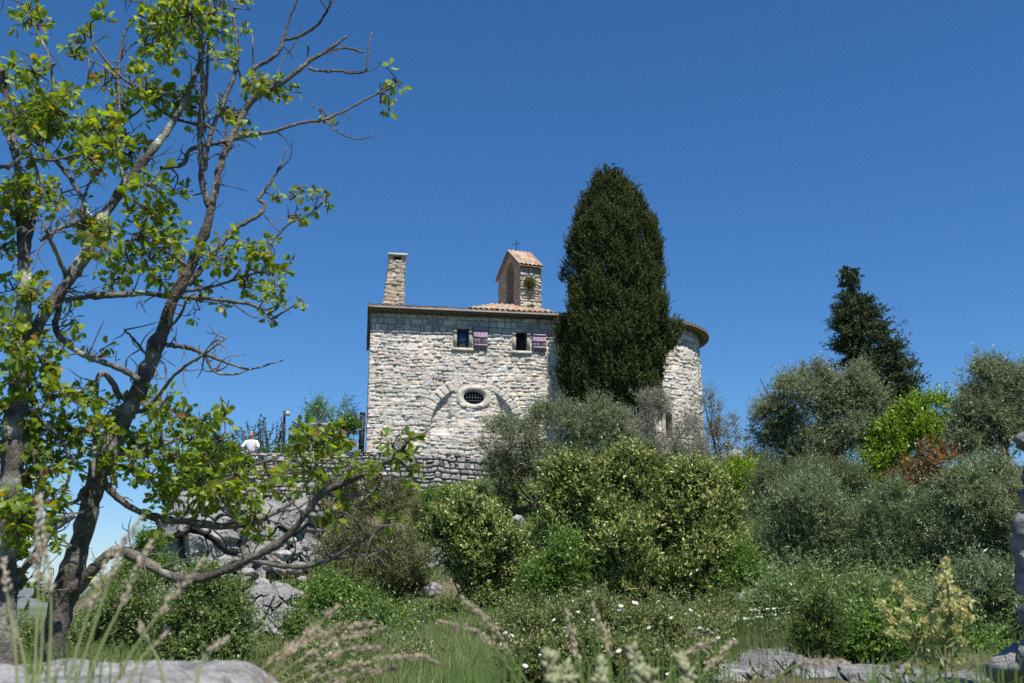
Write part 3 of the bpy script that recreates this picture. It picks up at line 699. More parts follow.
# black gate leaf at the chapel's left corner
g0, g1 = P(358.2, 455, 40.2), P(365.4, 412, 40.2)
mb = MB(); add_box(mb, V3(g0[0], 40.2, 5.0), V3(g1[0] - g0[0], 0, 0), V3(0, 0.05, 0), V3(0, 0, g1[2] - 5.0))
for zq in np.linspace(5.3, g1[2] - 0.1, 4): add_box(mb, V3(g0[0] + .02, 40.175, zq), V3(g1[0] - g0[0] - .04, 0, 0), V3(0, 0.022, 0), V3(0, 0, 0.05))
tag(mb.build("metal_gate", M_IRON), "narrow black metal gate leaf at the left corner of the chapel", "gate")
# spot lamp on a thin post
lp0, lp1 = P(284, 462, 37.9), P(284.5, 411, 37.9)
lm = thing("post_lamp", "small pale lamp on a thin dark post behind the terrace wall", "lamp", lp0)
mb = MB(); add_tube(mb, [lp0 + V3(0, 0, -.3), lp1], 0.045, 8); mb.build("post", M_IRON, lm)
mb = MB(); lc = P(287.5, 413.5, 37.8)
rings = [[lc + V3(math.cos(x) * r, math.sin(x) * r, z) for x in np.linspace(0, 2 * math.pi, 13)[:-1]] for r, z in ((0.02, 0.10), (0.06, 0.08), (0.10, 0.01), (0.11, -0.05), (0.07, -0.08), (0.01, -0.085))]
mb.add([p for r in rings for p in r], [(i * 12 + j, (i + 1) * 12 + j, (i + 1) * 12 + (j + 1) % 12, i * 12 + (j + 1) % 12) for i in range(5) for j in range(12)])
mb.build("lamp_head", M_LAMP, lm, True)

# limestone outcrop under the terrace, boulders and ledges
def crag(label, prof, Y0, bulge, seed, cell, col, name="limestone_crag"):
    """a broken rock face: blocks with their own tilt and depth between cracks; prof = (py, left px, right px) down the face"""
    pr = np.array(prof, float); nv, nu = 240, 240; Vq, Uq = np.meshgrid(np.linspace(0, 1, nv), np.linspace(0, 1, nu), indexing='ij')
    py = pr[0, 0] + (pr[-1, 0] - pr[0, 0]) * Vq; lf = np.interp(py, pr[:, 0], pr[:, 1]); rt = np.interp(py, pr[:, 0], pr[:, 2])
    jag = 5 * n2(py / 14, py * 0, seed, 3); k = mpp(Y0)
    px = lf + jag + (rt - lf + 6 * n2(py / 11, py * 0 + 5, seed + 1, 3) - jag) * Uq
    X = (px - 512) * k; Zs = -(py - 597) * k
    e = 1 - (1 - np.sin(np.clip(Uq, 0.001, .999) * math.pi)) ** 3 * 1.0; et = smooth(Vq, 0, .16)
    Y = Y0 + bulge * ((1 - e) + (1 - et) * 1.2 - .9 * Vq) + .5 * n2(X * .5, Zs * .5, seed + 2, 3)
    rng = np.random.default_rng(seed)
    for cs, dp, tl in ((cell, .5 * cell, .5), (cell * .42, .16 * cell, .45), (cell * .15, .035 * cell, .35)):
        wx = X + cs * .45 * n2(X / cs, Zs / cs, seed + 7, 2); wz = (Zs + cs * .45 * n2(X / cs + 9, Zs / cs, seed + 8, 2)) * .75
        i, j = np.floor(wx / cs).astype(int), np.floor(wz / cs).astype(int); best = np.full(X.shape, 9e9); sec = best.copy(); add = np.zeros_like(X)
        for di in (-1, 0, 1):
            for dj in (-1, 0, 1):
                sx = (i + di + hsh(i + di, j + dj, seed)) * cs; sz = (j + dj + hsh(i + di, j + dj, seed + 1)) * cs
                d = np.hypot(wx - sx, wz - sz); a_ = dp * (hsh(i + di, j + dj, seed + 2) - .5) + tl * ((hsh(i + di, j + dj, seed + 3) - .5) * (wx - sx) + (hsh(i + di, j + dj, seed + 4) - .25) * (wz - sz))
                m = d < best; sec = np.where(m, best, np.minimum(sec, d)); add = np.where(m, a_, add); best = np.where(m, d, best)
        Y = Y + add + dp * .55 * (1 - smooth(sec - best, 0, cs * .10))
    Y = Y + .05 * fbm(np.stack([X * 3, Zs * 3, Y * 3], -1), seed + 5, 3)
    pts = np.stack([(px - 512) / F * 0 + X * Y / Y0, Y, Zs * 1.0], -1)
    z0 = np.array([P(512, y_, Y0)[2] for y_ in py[:, 0]]); pts[..., 2] = z0[:, None] + 0 * Uq
    c = np.array(col) * (1 + .2 * fbm(pts * .9, seed + 6, 4) + .12 * fbm(pts * 6, seed + 9, 2))[..., None]
    mb = MB(); mb.add(pts.reshape(-1, 3), [grid_faces(nv, nu)], np.clip(c.reshape(-1, 3), .05, .6)); return tag(mb.build(name, M_ROCK), label, "rock")
crag("tall pale limestone crag at the left end below the terrace wall", [(476, 200, 236), (492, 186, 246), (510, 178, 252), (540, 166, 254), (575, 158, 256), (610, 150, 262), (650, 150, 262)], 30.5, 2.2, 101, 1.6, (.33, .325, .31))
crag("cracked grey crag of broken stone in the middle below the person", [(488, 226, 330), (505, 232, 336), (540, 240, 338), (575, 246, 330), (610, 250, 322), (640, 246, 318)], 31.0, 1.6, 102, .85, (.27, .265, .25))
crag("grey crag with a steep shaded left side below the rubble", [(582, 270, 298), (592, 258, 312), (610, 252, 316), (630, 246, 312), (650, 240, 308), (668, 236, 306)], 20.5, 1.0, 104, .55, (.27, .265, .25))
rock("small grey foot rock in front of the round bush", 232, 652, 20, 18, 15, 107, name="limestone_crag", sub=5, facets=26, col=(.29, .28, .265))
rng = np.random.default_rng(5)
RUB = [(272, 548, 6), (284, 556, 8), (296, 552, 6), (268, 566, 7), (281, 570, 8), (294, 571, 7), (304, 566, 6), (262, 582, 6), (276, 585, 5), (303, 580, 5), (290, 540, 6), (306, 548, 5), (256, 560, 5), (248, 572, 6), (316, 560, 6)]
for i, (x, y, r) in enumerate(RUB):
    mb = MB(); kk = mpp(30); rock_mesh(mb, P(x, y, 30.6 - 0.045 * (y - 540)), (r * kk * 1.1, r * kk, r * kk * 0.7), 200 + i, 3, 7, 0.12, PALG[i % 6])
    tag(mb.build("rubble_stone", M_ROCK), "fallen grey rubble stone in the heap below the cracked pale crag", "stone", "rubble stones heaped below the crag")
SMALL = [("pale rock showing through the brown-green shrubs", 436, 560, 13, 16, 30, 121), ("pale rock low between two shrubs", 431, 592, 10, 9, 24, 122), ("small round pale stone above the grass bank", 431, 610, 6, 6, 21, 123),
         ("flat pink-grey stone in the gap between the shrubs", 517, 521, 9, 6, 27, 124), ("big pale boulder on the slope right of the apse", 733, 461, 17, 11, 38, 125), ("pale stone on the slope below the big boulder", 745, 488, 9, 9, 35, 126),
         ("dark ledge rock between the flowering shrub and the olives", 752, 598, 22, 9, 17, 127), ("narrow grey ledge rock above the rock rose patch", 697, 633, 16, 8, 12.5, 128), ("grey rock among rock rose stems", 665, 640, 14, 8, 12, 129),
         ("dark rock at the lower right corner", 1012, 668, 32, 24, 6.5, 135), ("small rock in the lower shrubs by the middle grass stalks", 690, 655, 12, 7, 10.5, 136),
         ("pale stones behind the dry bush on the right", 990, 605, 12, 12, 14.5, 137), ("tiny pale stone on the left of the grass bank", 398, 668, 8, 5, 11, 138)]
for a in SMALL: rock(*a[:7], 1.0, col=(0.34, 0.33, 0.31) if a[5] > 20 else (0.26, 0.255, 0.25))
for lab, pf, Y0, bu, sd, ce, cl in [("large flat cracked rock at the foot of the meadow", [(646, 738, 760), (651, 722, 784), (660, 712, 800), (672, 708, 806), (690, 704, 808)], 9.3, .6, 301, .62, (.26, .256, .245)),
    ("low grey rock in front of the cracked rock", [(664, 690, 722), (669, 684, 738), (678, 678, 744), (694, 676, 746)], 8.6, .5, 302, .5, (.28, .275, .265)), ("rock left of the dark little juniper", [(657, 788, 812), (662, 778, 826), (672, 770, 834), (690, 768, 838)], 8.9, .5, 303, .55, (.24, .236, .23)),
    ("long grey rock under the dark little juniper", [(667, 822, 874), (672, 812, 892), (680, 806, 900), (695, 804, 902)], 8.3, .5, 304, .7, (.25, .246, .24)), ("grey rock right of the juniper's foot", [(672, 890, 930), (677, 882, 950), (685, 876, 956), (698, 874, 958)], 8.0, .5, 305, .5, (.23, .228, .225)),
    ("narrow broken rock strip behind the pale seed heads", [(640, 660, 700), (645, 652, 718), (653, 648, 724), (664, 646, 724)], 11.4, .5, 306, .6, (.30, .295, .28))]:
    crag(lab, [(a + 5, b, c) for a, b, c in pf], Y0, bu, sd, ce, cl, "limestone_boulder")
# rough stone pillar at the right edge
sp = thing("stone_pillar", "rough stacked stone pillar cut off by the right edge of the view", "pillar", P(1034, 690, 7.2))
for (x, y, rx, ry, sd) in ((1036, 660, 17, 26, 141), (1037, 612, 16, 24, 142), (1035, 575, 22, 26, 143), (1034, 545, 21, 34, 144), (1038, 500, 15, 24, 145), (1037, 470, 15, 22, 146), (1031, 441, 17, 10, 147)):
    mb = MB(); kk = mpp(7.2); rock_mesh(mb, P(x, y, 7.2), (rx * kk, rx * kk, ry * kk), sd, 4, 8, 0.12, (0.22, 0.22, 0.225)); mb.build("stone_block", M_ROCK, sp, True)
# near ledge at the lower left: a broad slab of pale stone
nu_, nv_ = 260, 60
Ug, Vg = np.meshgrid(np.linspace(-1.35, -0.455, nu_), np.linspace(0, 1, nv_), indexing='ij')
edge = -0.42 - 0.06 * np.sin(Vg * 7); zt = -0.142 - 0.10 * smooth(Ug, -0.66, -0.43) ** 1.5
prof_y = 1.62 + 0.75 * np.clip(Vg / 0.8, 0, 1); prof_z = np.where(Vg < 0.8, zt - 0.04 * (1 - smooth(Vg, 0, 0.12)), zt - (Vg - 0.8) / 0.2 * 1.1)
fr = np.where(Vg < 0.06, (0.06 - Vg) / 0.06 * -1.1, 0)
nz_ = 0.012 * fbm(np.stack([Ug * 9, prof_y * 9, Ug * 0], -1), 3, 4) + 0.02 * n2(Ug * 2.5, prof_y * 2.5, 7, 2)
mb = MB(); mb.add(np.stack([Ug, prof_y, prof_z + fr + nz_], -1).reshape(-1, 3), [grid_faces(nu_, nv_)], (np.array((0.30, 0.292, 0.28)) * (1 + .3 * n2(Ug * 7, prof_y * 7, 12, 4) - .35 * smooth(n2(Ug * 13, prof_y * 13, 15, 3), .15, .5))[..., None]).reshape(-1, 3))
tag(mb.build("stone_ledge", M_NEARROCK, None, True), "pale bumpy stone ledge along the bottom left, close to the viewer", "ledge")
#PLANTS
# ------------------------------------------------------------------ plants
# kind: leaf length, width, leaves per shoot, shoot length, shoots per m2, leaf palette, tip colour and share, upward bias
KIND = {
 'olive':   dict(g=1.45, L=.07, W=.017, n=18, sl=.34, d=22, pal=[(.098, .138, .055), (.13, .165, .076), (.078, .115, .044), (.19, .215, .135)], tip=None, tp=0, up=.45, m='leaf'),
 'olive_far': dict(g=1.45, L=.11, W=.026, n=14, sl=.42, d=11, pal=[(.108, .138, .06), (.148, .172, .092), (.086, .115, .05), (.205, .222, .15)], tip=None, tp=0, up=.45, m='leaf'),
 'privet':  dict(g=1.45, L=.078, W=.036, n=13, sl=.30, d=18, pal=[(.072, .115, .026), (.09, .135, .032), (.052, .088, .022), (.115, .145, .05)], tip=(.32, .345, .115), tp=.33, up=.7, m='leaf'),
 'green':   dict(g=1.6, L=.055, W=.028, n=13, sl=.26, d=26, pal=[(.075, .14, .025), (.095, .17, .03), (.06, .11, .02)], tip=(.14, .22, .05), tp=.2, up=.6, m='leaf'),
 'brown':   dict(g=1.5, L=.042, W=.017, n=14, sl=.26, d=28, pal=[(.09, .10, .04), (.11, .115, .05), (.075, .095, .03), (.13, .12, .06)], tip=(.17, .16, .07), tp=.15, up=.6, m='leaf'),
 'box':     dict(g=1.9, L=.045, W=.023, n=14, sl=.24, d=40, pal=[(.06, .10, .025), (.08, .125, .03), (.10, .12, .045)], tip=(.14, .17, .06), tp=.2, up=.7, m='leaf'),
 'lime':    dict(L=.10, W=.055, n=10, sl=.42, d=12, pal=[(.10, .18, .012), (.13, .21, .015), (.08, .14, .012)], tip=(.20, .28, .03), tp=.3, up=.7, m='leaf'),
 'red':     dict(L=.10, W=.040, n=12, sl=.40, d=13, pal=[(.13, .062, .024), (.11, .08, .028), (.15, .075, .03), (.07, .10, .03), (.06, .09, .026)], tip=(.30, .13, .05), tp=.3, up=.8, m='leaf'),
 'rusty':   dict(L=.07, W=.030, n=12, sl=.36, d=14, pal=[(.12, .125, .055), (.13, .125, .055), (.10, .12, .045), (.15, .12, .055)], tip=(.16, .14, .06), tp=.12, up=.7, m='leaf'),
 'feathery':dict(L=.10, W=.035, n=14, sl=.5, d=10, pal=[(.09, .15, .035), (.11, .18, .04), (.07, .12, .03)], tip=None, tp=0, up=.4, m='leaf'),
 'silver':  dict(L=.08, W=.022, n=13, sl=.45, d=7, pal=[(.19, .19, .15), (.15, .155, .11), (.22, .215, .17)], tip=None, tp=0, up=.6, m='leaf'),
 'rose':    dict(g=1.6, L=.035, W=.018, n=12, sl=.17, d=52, pal=[(.085, .125, .035), (.11, .15, .045), (.07, .11, .028), (.14, .13, .06)], tip=(.20, .20, .08), tp=.22, up=.8, m='leaf'),
 'juniper': dict(g=1.7, L=.05, W=.009, n=26, sl=.20, d=75, pal=[(.045, .075, .02), (.06, .095, .022), (.035, .06, .018)], tip=(.17, .15, .03), tp=.07, up=1.6, m='needle'),
 'ivy':     dict(L=.09, W=.07, n=7, sl=.3, d=12, pal=[(.05, .095, .02), (.065, .12, .025), (.09, .14, .03)], tip=None, tp=0, up=.3, m='leaf'),
}
DENS = 4.6
MATS = {'leaf': M_LEAF, 'needle': M_NEEDLE, 'dry': M_DRYLEAF}
def grow(mb, base, dirs, K, rng, shade=None, slen=1.0):
    """leafy shoots from base points; returns nothing, adds leaves to mb"""
    n = len(base); nl = K['n']
    sl = K['sl'] * slen * rng.uniform(.6, 1.35, n)
    t = np.repeat(np.linspace(.08, 1, nl)[None], n, 0) + rng.uniform(-.04, .04, (n, nl))
    bend = rng.normal(0, .25, (n, 1, 3))
    o = base[:, None] + dirs[:, None] * (t * sl[:, None])[..., None] + bend * (t ** 2 * sl[:, None])[..., None]
    side = nrm(rng.normal(size=(n, nl, 3)) + .01); dd = dirs[:, None] + bend * t[..., None]
    axl = nrm(dd * rng.uniform(.35, 1.0, (n, nl, 1)) + side * .95)
    o = o.reshape(-1, 3); axl = axl.reshape(-1, 3)
    z, y = frames(axl, rng, 1.3)
    pal = np.array(K['pal']) * K.get('g', 1.45); c = pal[rng.integers(0, len(pal), n * nl)] * rng.uniform(.75, 1.25, (n * nl, 1))
    c = c * np.repeat(rng.uniform(.8, 1.2, n), nl)[:, None]
    if K['tip'] is not None:
        ok = (t.ravel() > .62) & np.repeat(rng.random(n) < K['tp'] * 1.6, nl) & (rng.random(n * nl) < .85)
        c = np.where(ok[:, None], np.array(K['tip']) * 1.3 * rng.uniform(.75, 1.2, (n * nl, 1)), c)
    s = rng.uniform(.65, 1.25, n * nl)
    add_inst(mb, KITE, KITE_F, o, axl, y, z, np.stack([s * K['L'], s * K['W'], s * K['L']], 1), c)
def lobes3(lobes, Y):
    out = []
    for lb in lobes:
        px, py, rx, ry = lb[:4]; y = Y + (lb[4] if len(lb) > 4 else 0); k = mpp(y)
        out.append((P(px, py, y), np.array((rx * k, max(.6 * rx, .45 * (rx + ry)) * k, ry * k))))
    return out
def stems(mb, root, L3, rng, r0, col):
    for c, r in L3:
        for q in range(3):
            tip = c + rng.normal(0, .35, 3) * r; b = root + rng.normal(0, .06, 3) * V3(1, 1, 0)
            m1 = b * .55 + tip * .45 + rng.normal(0, .12, 3) * np.mean(r); m1[2] = b[2] + (tip[2] - b[2]) * .5
            p = catmull([b, m1, tip], 5)
            add_tube(mb, p, np.linspace(r0 * .75, r0 * .18, len(p)), 5, np.array(col) * rng.uniform(.8, 1.2), .12, 3, False)
            for _ in range(3):
                j = rng.integers(4, len(p)); e = p[j] + rng.normal(0, .45, 3) * r
                add_tube(mb, [p[j], (p[j] + e) / 2 + rng.normal(0, .05, 3) * r, e], [r0 * .35, r0 * .25, r0 * .12], 4, col, 0, 0, False)
def bush(name, label, cat, lobes, kind, base, Y=None, seed=0, dens=1.0, r0=.035, wood=(.11, .095, .08), group=None, lump=.16, inner=.12, leaf=1.0, gap=0.0, tone=(1, 1, 1), lobed=True):
    """lobes in pixels (x, y, rx, ry[, dY]); base = pixel of the foot; Y = ground distance (from the ground under the foot if None)"""
    rng = np.random.default_rng(seed + 1000)
    K = dict(KIND[kind]); K['L'] *= leaf; K['W'] *= leaf; K['pal'] = [tuple(a * b for a, b in zip(q, tone)) for q in K['pal']]
    if Y is None: Y = gY(*base)
    L3 = lobes3(lobes, Y)
    b = P(base[0], base[1], Y); root = V3(b[0], Y, float(ground(b[0], Y)) - .08)
    t = thing(name, label, cat, root, group)
    sm = MB(); stems(sm, root, L3, rng, r0, wood); sm.build("stem", M_WOOD, t)
    if lobed:
        L4 = []
        for c, r in L3:
            L4.append((c, r * .74)); ns_ = 7 if min(r[0], r[2]) > .45 else 4
            for q in range(ns_):
                dq = nrm(rng.normal(size=3) + V3(0, -.35, .3)); L4.append((c + dq * r * .68, np.full(3, np.mean(r)) * rng.uniform(.30, .46) * V3(1, 1, .9)))
        L3 = L4
    area = np.array([4 * math.pi * ((r[0] * r[1]) ** 1.6 / 3 + (r[0] * r[2]) ** 1.6 / 3 + (r[1] * r[2]) ** 1.6 / 3) ** (1 / 1.6) for c, r in L3])
    mb = MB()
    for (c, r), A in zip(L3, area):
        mr_ = float(np.mean(r)); rc = np.clip(.20 * mr_, .55 * K['sl'], 1.3 * K['sl']); cl = 20; n = max(6, int(A * K['d'] * dens * DENS / cl)); d = nrm(rng.normal(size=(n, 3)))
        keep = (d[:, 1] < .35) | (rng.random(n) < .45); d = d[keep]; n = len(d)
        ns = 1 + lump * fbm(d * 2.1 + seed, seed, 3) + lump * .6 * vnoise(d * 6 + seed, seed + 4)
        rad = ns * (1 - np.abs(rng.normal(0, .13, n)))
        inn = rng.random(n) < inner; rad = np.where(inn, rng.uniform(.25, .85, n), rad)
        if gap: g = vnoise(d * 3.4 + seed * 2.2, seed + 9) > gap * 2 - 1; d, rad = d[g], rad[g]
        p = c + d * r * rad[:, None]
        off = nrm(rng.normal(size=(len(p) * cl, 3)) + np.repeat(d, cl, 0) * .8 + np.array([0, 0, .5])) * rc * rng.uniform(.3, 1.1, (len(p) * cl, 1)) * np.array([1, 1, .9]); p = np.repeat(p, cl, 0) + off; d = np.repeat(d, cl, 0)
        of0 = off / rc
        deep = np.zeros(len(p), bool)
        for c2, r2 in L3:
            if c2 is not c: deep |= (((p - c2) / r2) ** 2).sum(1) < .42
        p, dn, of0 = p[~deep], d[~deep], of0[~deep]
        p = p - dn * K['sl'] * .55
        ok = p[:, 2] > ground(p[:, 0], p[:, 1]) + .02; p, dn, of0 = p[ok], dn[ok], of0[ok]
        if len(p) == 0: continue
        dirs = nrm(nrm(dn / r) * .5 + of0 * 1.1 + rng.normal(0, .32, dn.shape) + np.array([0, 0, K['up']]))
        grow(mb, p, dirs, K, rng)
    if mb.n: mb.build("crown", MATS[K['m']], t)
    return t
# --- hilltop trees and shrubs
bush("olive_tree", "broad grey-green olive tree standing left of the dark conifer", "tree", [(800, 402, 46, 36), (842, 388, 32, 26), (768, 428, 24, 24), (850, 428, 36, 34), (806, 448, 42, 26), (866, 405, 18, 22), (785, 470, 45, 22)], 'olive_far', (815, 520), 34, 1, 1.55, .09, gap=.06, inner=.3)
bush("olive_tree", "loose olive tree at the right edge, crown against the sky", "tree", [(990, 386, 22, 24), (1018, 390, 26, 30), (985, 420, 34, 26), (1012, 430, 30, 30), (965, 445, 24, 18), (975, 402, 12, 14)], 'olive_far', (1000, 500), 31, 2, 1.45, .08, gap=.06)
bush("lime_green_bush", "bright lime-green bush between the two hilltop olive trees", "bush", [(912, 424, 28, 22), (946, 418, 24, 20), (888, 436, 18, 14), (900, 456, 28, 20), (942, 446, 26, 18), (880, 468, 22, 18), (925, 408, 12, 10), (868, 480, 18, 14), (962, 432, 18, 20), (905, 440, 30, 20)], 'lime', (915, 490), 33, 3, 1.0, .05, lobed=False, lump=.35, gap=.12)
bush("red_bush", "bush with rusty red young leaves below the lime-green bush", "bush", [(922, 474, 27, 18), (944, 462, 9, 8), (904, 490, 14, 8), (925, 490, 18, 10)], 'red', (922, 520), 30, 4, .8, .04, lobed=False, lump=.35, gap=.15)
bush("rusty_green_shrub", "tall brownish-green shrub rising directly beside the apse", "bush", [(706, 402, 7, 13), (712, 424, 13, 18), (726, 438, 15, 20), (717, 455, 22, 20), (738, 452, 12, 16), (745, 468, 14, 14)], 'rusty', (720, 478), 42.5, 6, .9, .05, lobed=False, lump=.3, gap=.1)
bush("silvery_shrub", "thin silvery shrub growing before the slit window of the apse", "bush", [(652, 412, 15, 18), (640, 440, 16, 22), (665, 455, 18, 20), (690, 445, 18, 32), (655, 472, 26, 18), (700, 470, 20, 20)], 'silver', (668, 490), 38, 7, 1.0, .035, wood=(.16, .15, .135), gap=.25, lump=.35)
bush("olive_tree", "dark olive tree before the chapel front, under the cypress", "tree", [(517, 446, 36, 30), (556, 430, 38, 26), (594, 420, 30, 22), (502, 474, 20, 20), (545, 462, 36, 24), (615, 440, 26, 22), (598, 455, 34, 24)], 'olive_far', (545, 505), 34.5, 8, 1.35, .07, leaf=.85)
bush("feathery_tree", "small light-green tree behind the ruined wall", "tree", [(336, 414, 17, 11), (322, 420, 10, 7), (350, 432, 15, 14), (338, 446, 12, 12), (318, 411, 6, 5)], 'feathery', (338, 470), 43, 9, .6, .04, gap=.3, lobed=False)
bush("ivy_bush", "yellowish-green vine bush hanging over the ruined wall", "bush", [(345, 430, 14, 7), (345, 450, 10, 8), (300, 455, 14, 9), (316, 441, 8, 12), (275, 462, 16, 8)], 'ivy', (330, 470), 37.6, 10, .9, .03)
bush("ivy_bush", "dark ivy bush over the left end of the terrace wall", "bush", [(215, 458, 14, 14), (195, 470, 16, 16), (240, 470, 16, 10), (180, 492, 14, 16)], 'ivy', (205, 500), 34.8, 12, .7, .03, gap=.3)
# --- slope shrubs
bush("flowering_shrub", "large evergreen shrub with pale yellow-green flowering tips in the middle of the slope", "bush",
     [(632, 474, 30, 24), (575, 486, 26, 24), (690, 492, 34, 24), (600, 500, 44, 38), (655, 512, 50, 38), (700, 522, 34, 32), (570, 548, 40, 42), (625, 555, 52, 44, -.6), (685, 568, 48, 42, -.5), (718, 560, 22, 36), (600, 595, 40, 28, -.5), (660, 602, 50, 22, -.6), (570, 505, 24, 24)],
     'privet', (640, 622), 19.5, 20, 1.15, .05)
bush("flowering_shrub", "mid-sized yellowish shrub left of the large flowering shrub", "bush", [(462, 524, 34, 28), (496, 540, 30, 26), (475, 560, 38, 34), (512, 560, 22, 34), (450, 548, 22, 26), (490, 588, 30, 20)], 'privet', (480, 606), 22, 21, .95, .04)
bush("green_shrub", "fresh green shrub squeezed between the two flowering shrubs", "bush", [(558, 560, 18, 28), (540, 585, 20, 26), (575, 590, 18, 22), (548, 612, 26, 14)], 'green', (550, 620), 18.6, 22, 1.0, .03)
bush("green_shrub", "fresh green shrub at the foot of the terrace wall", "bush", [(440, 502, 18, 14), (430, 518, 16, 18), (475, 500, 18, 12), (455, 515, 20, 16), (505, 500, 14, 12)], 'green', (450, 535), None, 23, 1.0, .03)
bush("brown_green_shrub", "thin brownish-green shrub climbing against the terrace wall", "bush", [(365, 492, 34, 24), (398, 508, 30, 26), (345, 520, 26, 26), (330, 495, 18, 14)], 'brown', (370, 545), 33, 24, .9, .04, gap=.25, leaf=1.5)
bush("brown_green_shrub", "wide brownish-green shrub below the terrace wall", "bush", [(360, 552, 44, 30), (398, 562, 34, 34), (335, 575, 30, 28), (375, 590, 46, 34), (410, 600, 22, 26), (345, 605, 30, 24)], 'brown', (375, 630), 23, 25, 1.0, .04, leaf=1.2)
bush("green_shrub", "low fresh green shrub at the foot of the brownish-green shrub", "bush", [(335, 600, 22, 16), (370, 618, 30, 18), (325, 628, 24, 18), (395, 640, 24, 14), (350, 645, 30, 14), (300, 640, 14, 12)], 'green', (350, 655), 16.5, 26, .9, .025)
bush("round_green_bush", "round bright green bush in front of the tall crag", "bush", [(205, 612, 42, 32), (225, 632, 30, 30), (180, 640, 34, 26), (210, 652, 44, 16)], 'box', (205, 668), 14, 27, 1.5, .03)
bush("round_green_bush", "darker green bush left of the round bright one", "bush", [(140, 612, 38, 28), (115, 638, 38, 28), (155, 645, 30, 24), (95, 650, 26, 18)], 'box', (130, 670), 15, 28, 1.15, .03)
bush("round_green_bush", "small green bush behind the oak trunk", "bush", [(70, 640, 26, 18), (40, 648, 26, 16), (12, 640, 26, 20)], 'box', (50, 668), 16.5, 29, .9, .03)
bush("green_shrub", "wispy dark green shrub on the skyline left of the crag", "bush", [(150, 548, 16, 16), (140, 572, 22, 18), (165, 575, 18, 18), (120, 590, 24, 14)], 'green', (150, 600), 26, 30, .8, .03, gap=.3)
OL = [("large grey-green olive bush in the middle of the right slope", [(800, 520, 44, 36), (838, 540, 40, 36), (790, 560, 36, 34), (835, 580, 44, 30), (775, 590, 26, 26), (812, 500, 30, 22)], (810, 622), 21, 1.0),
      ("grey-green olive bush below the red bush", [(890, 520, 42, 30), (925, 540, 42, 36), (880, 555, 40, 34), (920, 580, 44, 28), (868, 590, 30, 26)], (900, 618), 20, 1.0),
      ("grey-green olive bush against the stone pillar at the right", [(975, 505, 36, 32), (1005, 525, 30, 36), (970, 545, 38, 34), (1008, 570, 26, 34), (985, 482, 28, 20), (1015, 490, 20, 28)], (985, 620), 19, 1.0),
      ("low olive thicket at the back of the little juniper", [(850, 612, 36, 26), (885, 622, 34, 26), (800, 600, 22, 22), (920, 615, 30, 22), (770, 612, 16, 16)], (860, 650), 14.5, .9),
      ("twiggy dark olive bush between the grass gap and the hilltop olive tree", [(775, 488, 24, 20), (800, 478, 28, 16), (762, 510, 18, 20), (842, 485, 30, 18), (755, 545, 14, 30), (870, 500, 26, 14)], (785, 530), 27, .9)]
for i, (lab, lb, bs, Y, dn) in enumerate(OL):
    bush("olive_bush", lab, "bush", lb, 'olive', bs, Y, 40 + i, dn * 1.1, .045, group="olive bushes on the right slope", gap=.04, lump=.2, tone=[(1, 1, 1), (.82, .92, .85), (1.12, 1.08, 1.12), (1.0, 1.12, .8), (.8, .8, .7)][i])
bush("twiggy_bush", "dark half-bare bush behind the yellow flower spray", "bush", [(985, 600, 28, 22), (1010, 615, 18, 22), (965, 620, 20, 18)], 'olive', (990, 655), 12.5, 47, .45, .03, wood=(.05, .042, .036), gap=.3)
bush("green_shrub", "low green weeds right of the little juniper", "bush", [(880, 645, 34, 20), (910, 655, 34, 18), (850, 660, 22, 14), (940, 662, 40, 16), (990, 668, 30, 14)], 'green', (890, 672), 10, 48, .7, .015, leaf=.8)
bush("green_shrub", "bright green weeds among the pale stones right of the apse", "bush", [(742, 478, 14, 9), (728, 490, 14, 10), (755, 492, 12, 10), (705, 488, 18, 10), (690, 500, 16, 10), (738, 505, 14, 8)], 'lime', (735, 505), None, 49, .9, .02, leaf=.9)
bush("green_shrub", "small dark shrub at the back of the grass gap", "bush", [(738, 560, 14, 14), (725, 590, 18, 16), (742, 582, 12, 14)], 'green', (735, 600), 19, 50, .8, .02)
bush("brown_green_shrub", "low tangled scrub at the front foot of the large flowering shrub", "bush", [(540, 616, 26, 14), (585, 614, 30, 14), (630, 618, 34, 12), (678, 616, 30, 14), (715, 610, 24, 16)], 'brown', (620, 632), 16.5, 64, 1.0, .012, leaf=1.3, lobed=False, tone=(1.05, 1.15, .9))
bush("green_shrub", "low weedy growth along the grass bank's upper edge", "bush", [(430, 612, 22, 10), (400, 622, 22, 12), (462, 616, 22, 10), (500, 622, 20, 12)], 'green', (440, 626), None, 65, .8, .01, leaf=.7, lobed=False)
# rock rose patch with white and pink flowers
rr = bush("rock_rose", "low rock rose patch with scattered white and pink flowers along the bottom", "bush",
     [(520, 644, 34, 24), (560, 630, 36, 24), (600, 632, 36, 26), (645, 640, 40, 24), (690, 650, 30, 20), (580, 672, 50, 18), (640, 680, 40, 16), (530, 680, 36, 14), (670, 660, 24, 18), (690, 680, 22, 14)], 'rose', (590, 690), 10.6, 60, 1.5, .012, inner=.3)
bush("rock_rose", "nearest rock rose scrub at the bottom edge, behind the plump seed heads", "bush", [(520, 678, 30, 18), (560, 668, 36, 20), (605, 662, 38, 22), (650, 670, 34, 20), (690, 682, 26, 14), (580, 684, 40, 16), (635, 686, 40, 14)], 'rose', (600, 712), 8.4, 63, 1.3, .01, inner=.3)
bush("rock_rose", "small rock rose tuft on the left of the grass bank", "bush", [(445, 676, 22, 9), (410, 672, 16, 10)], 'rose', (440, 690), 10.5, 61, .8, .01)
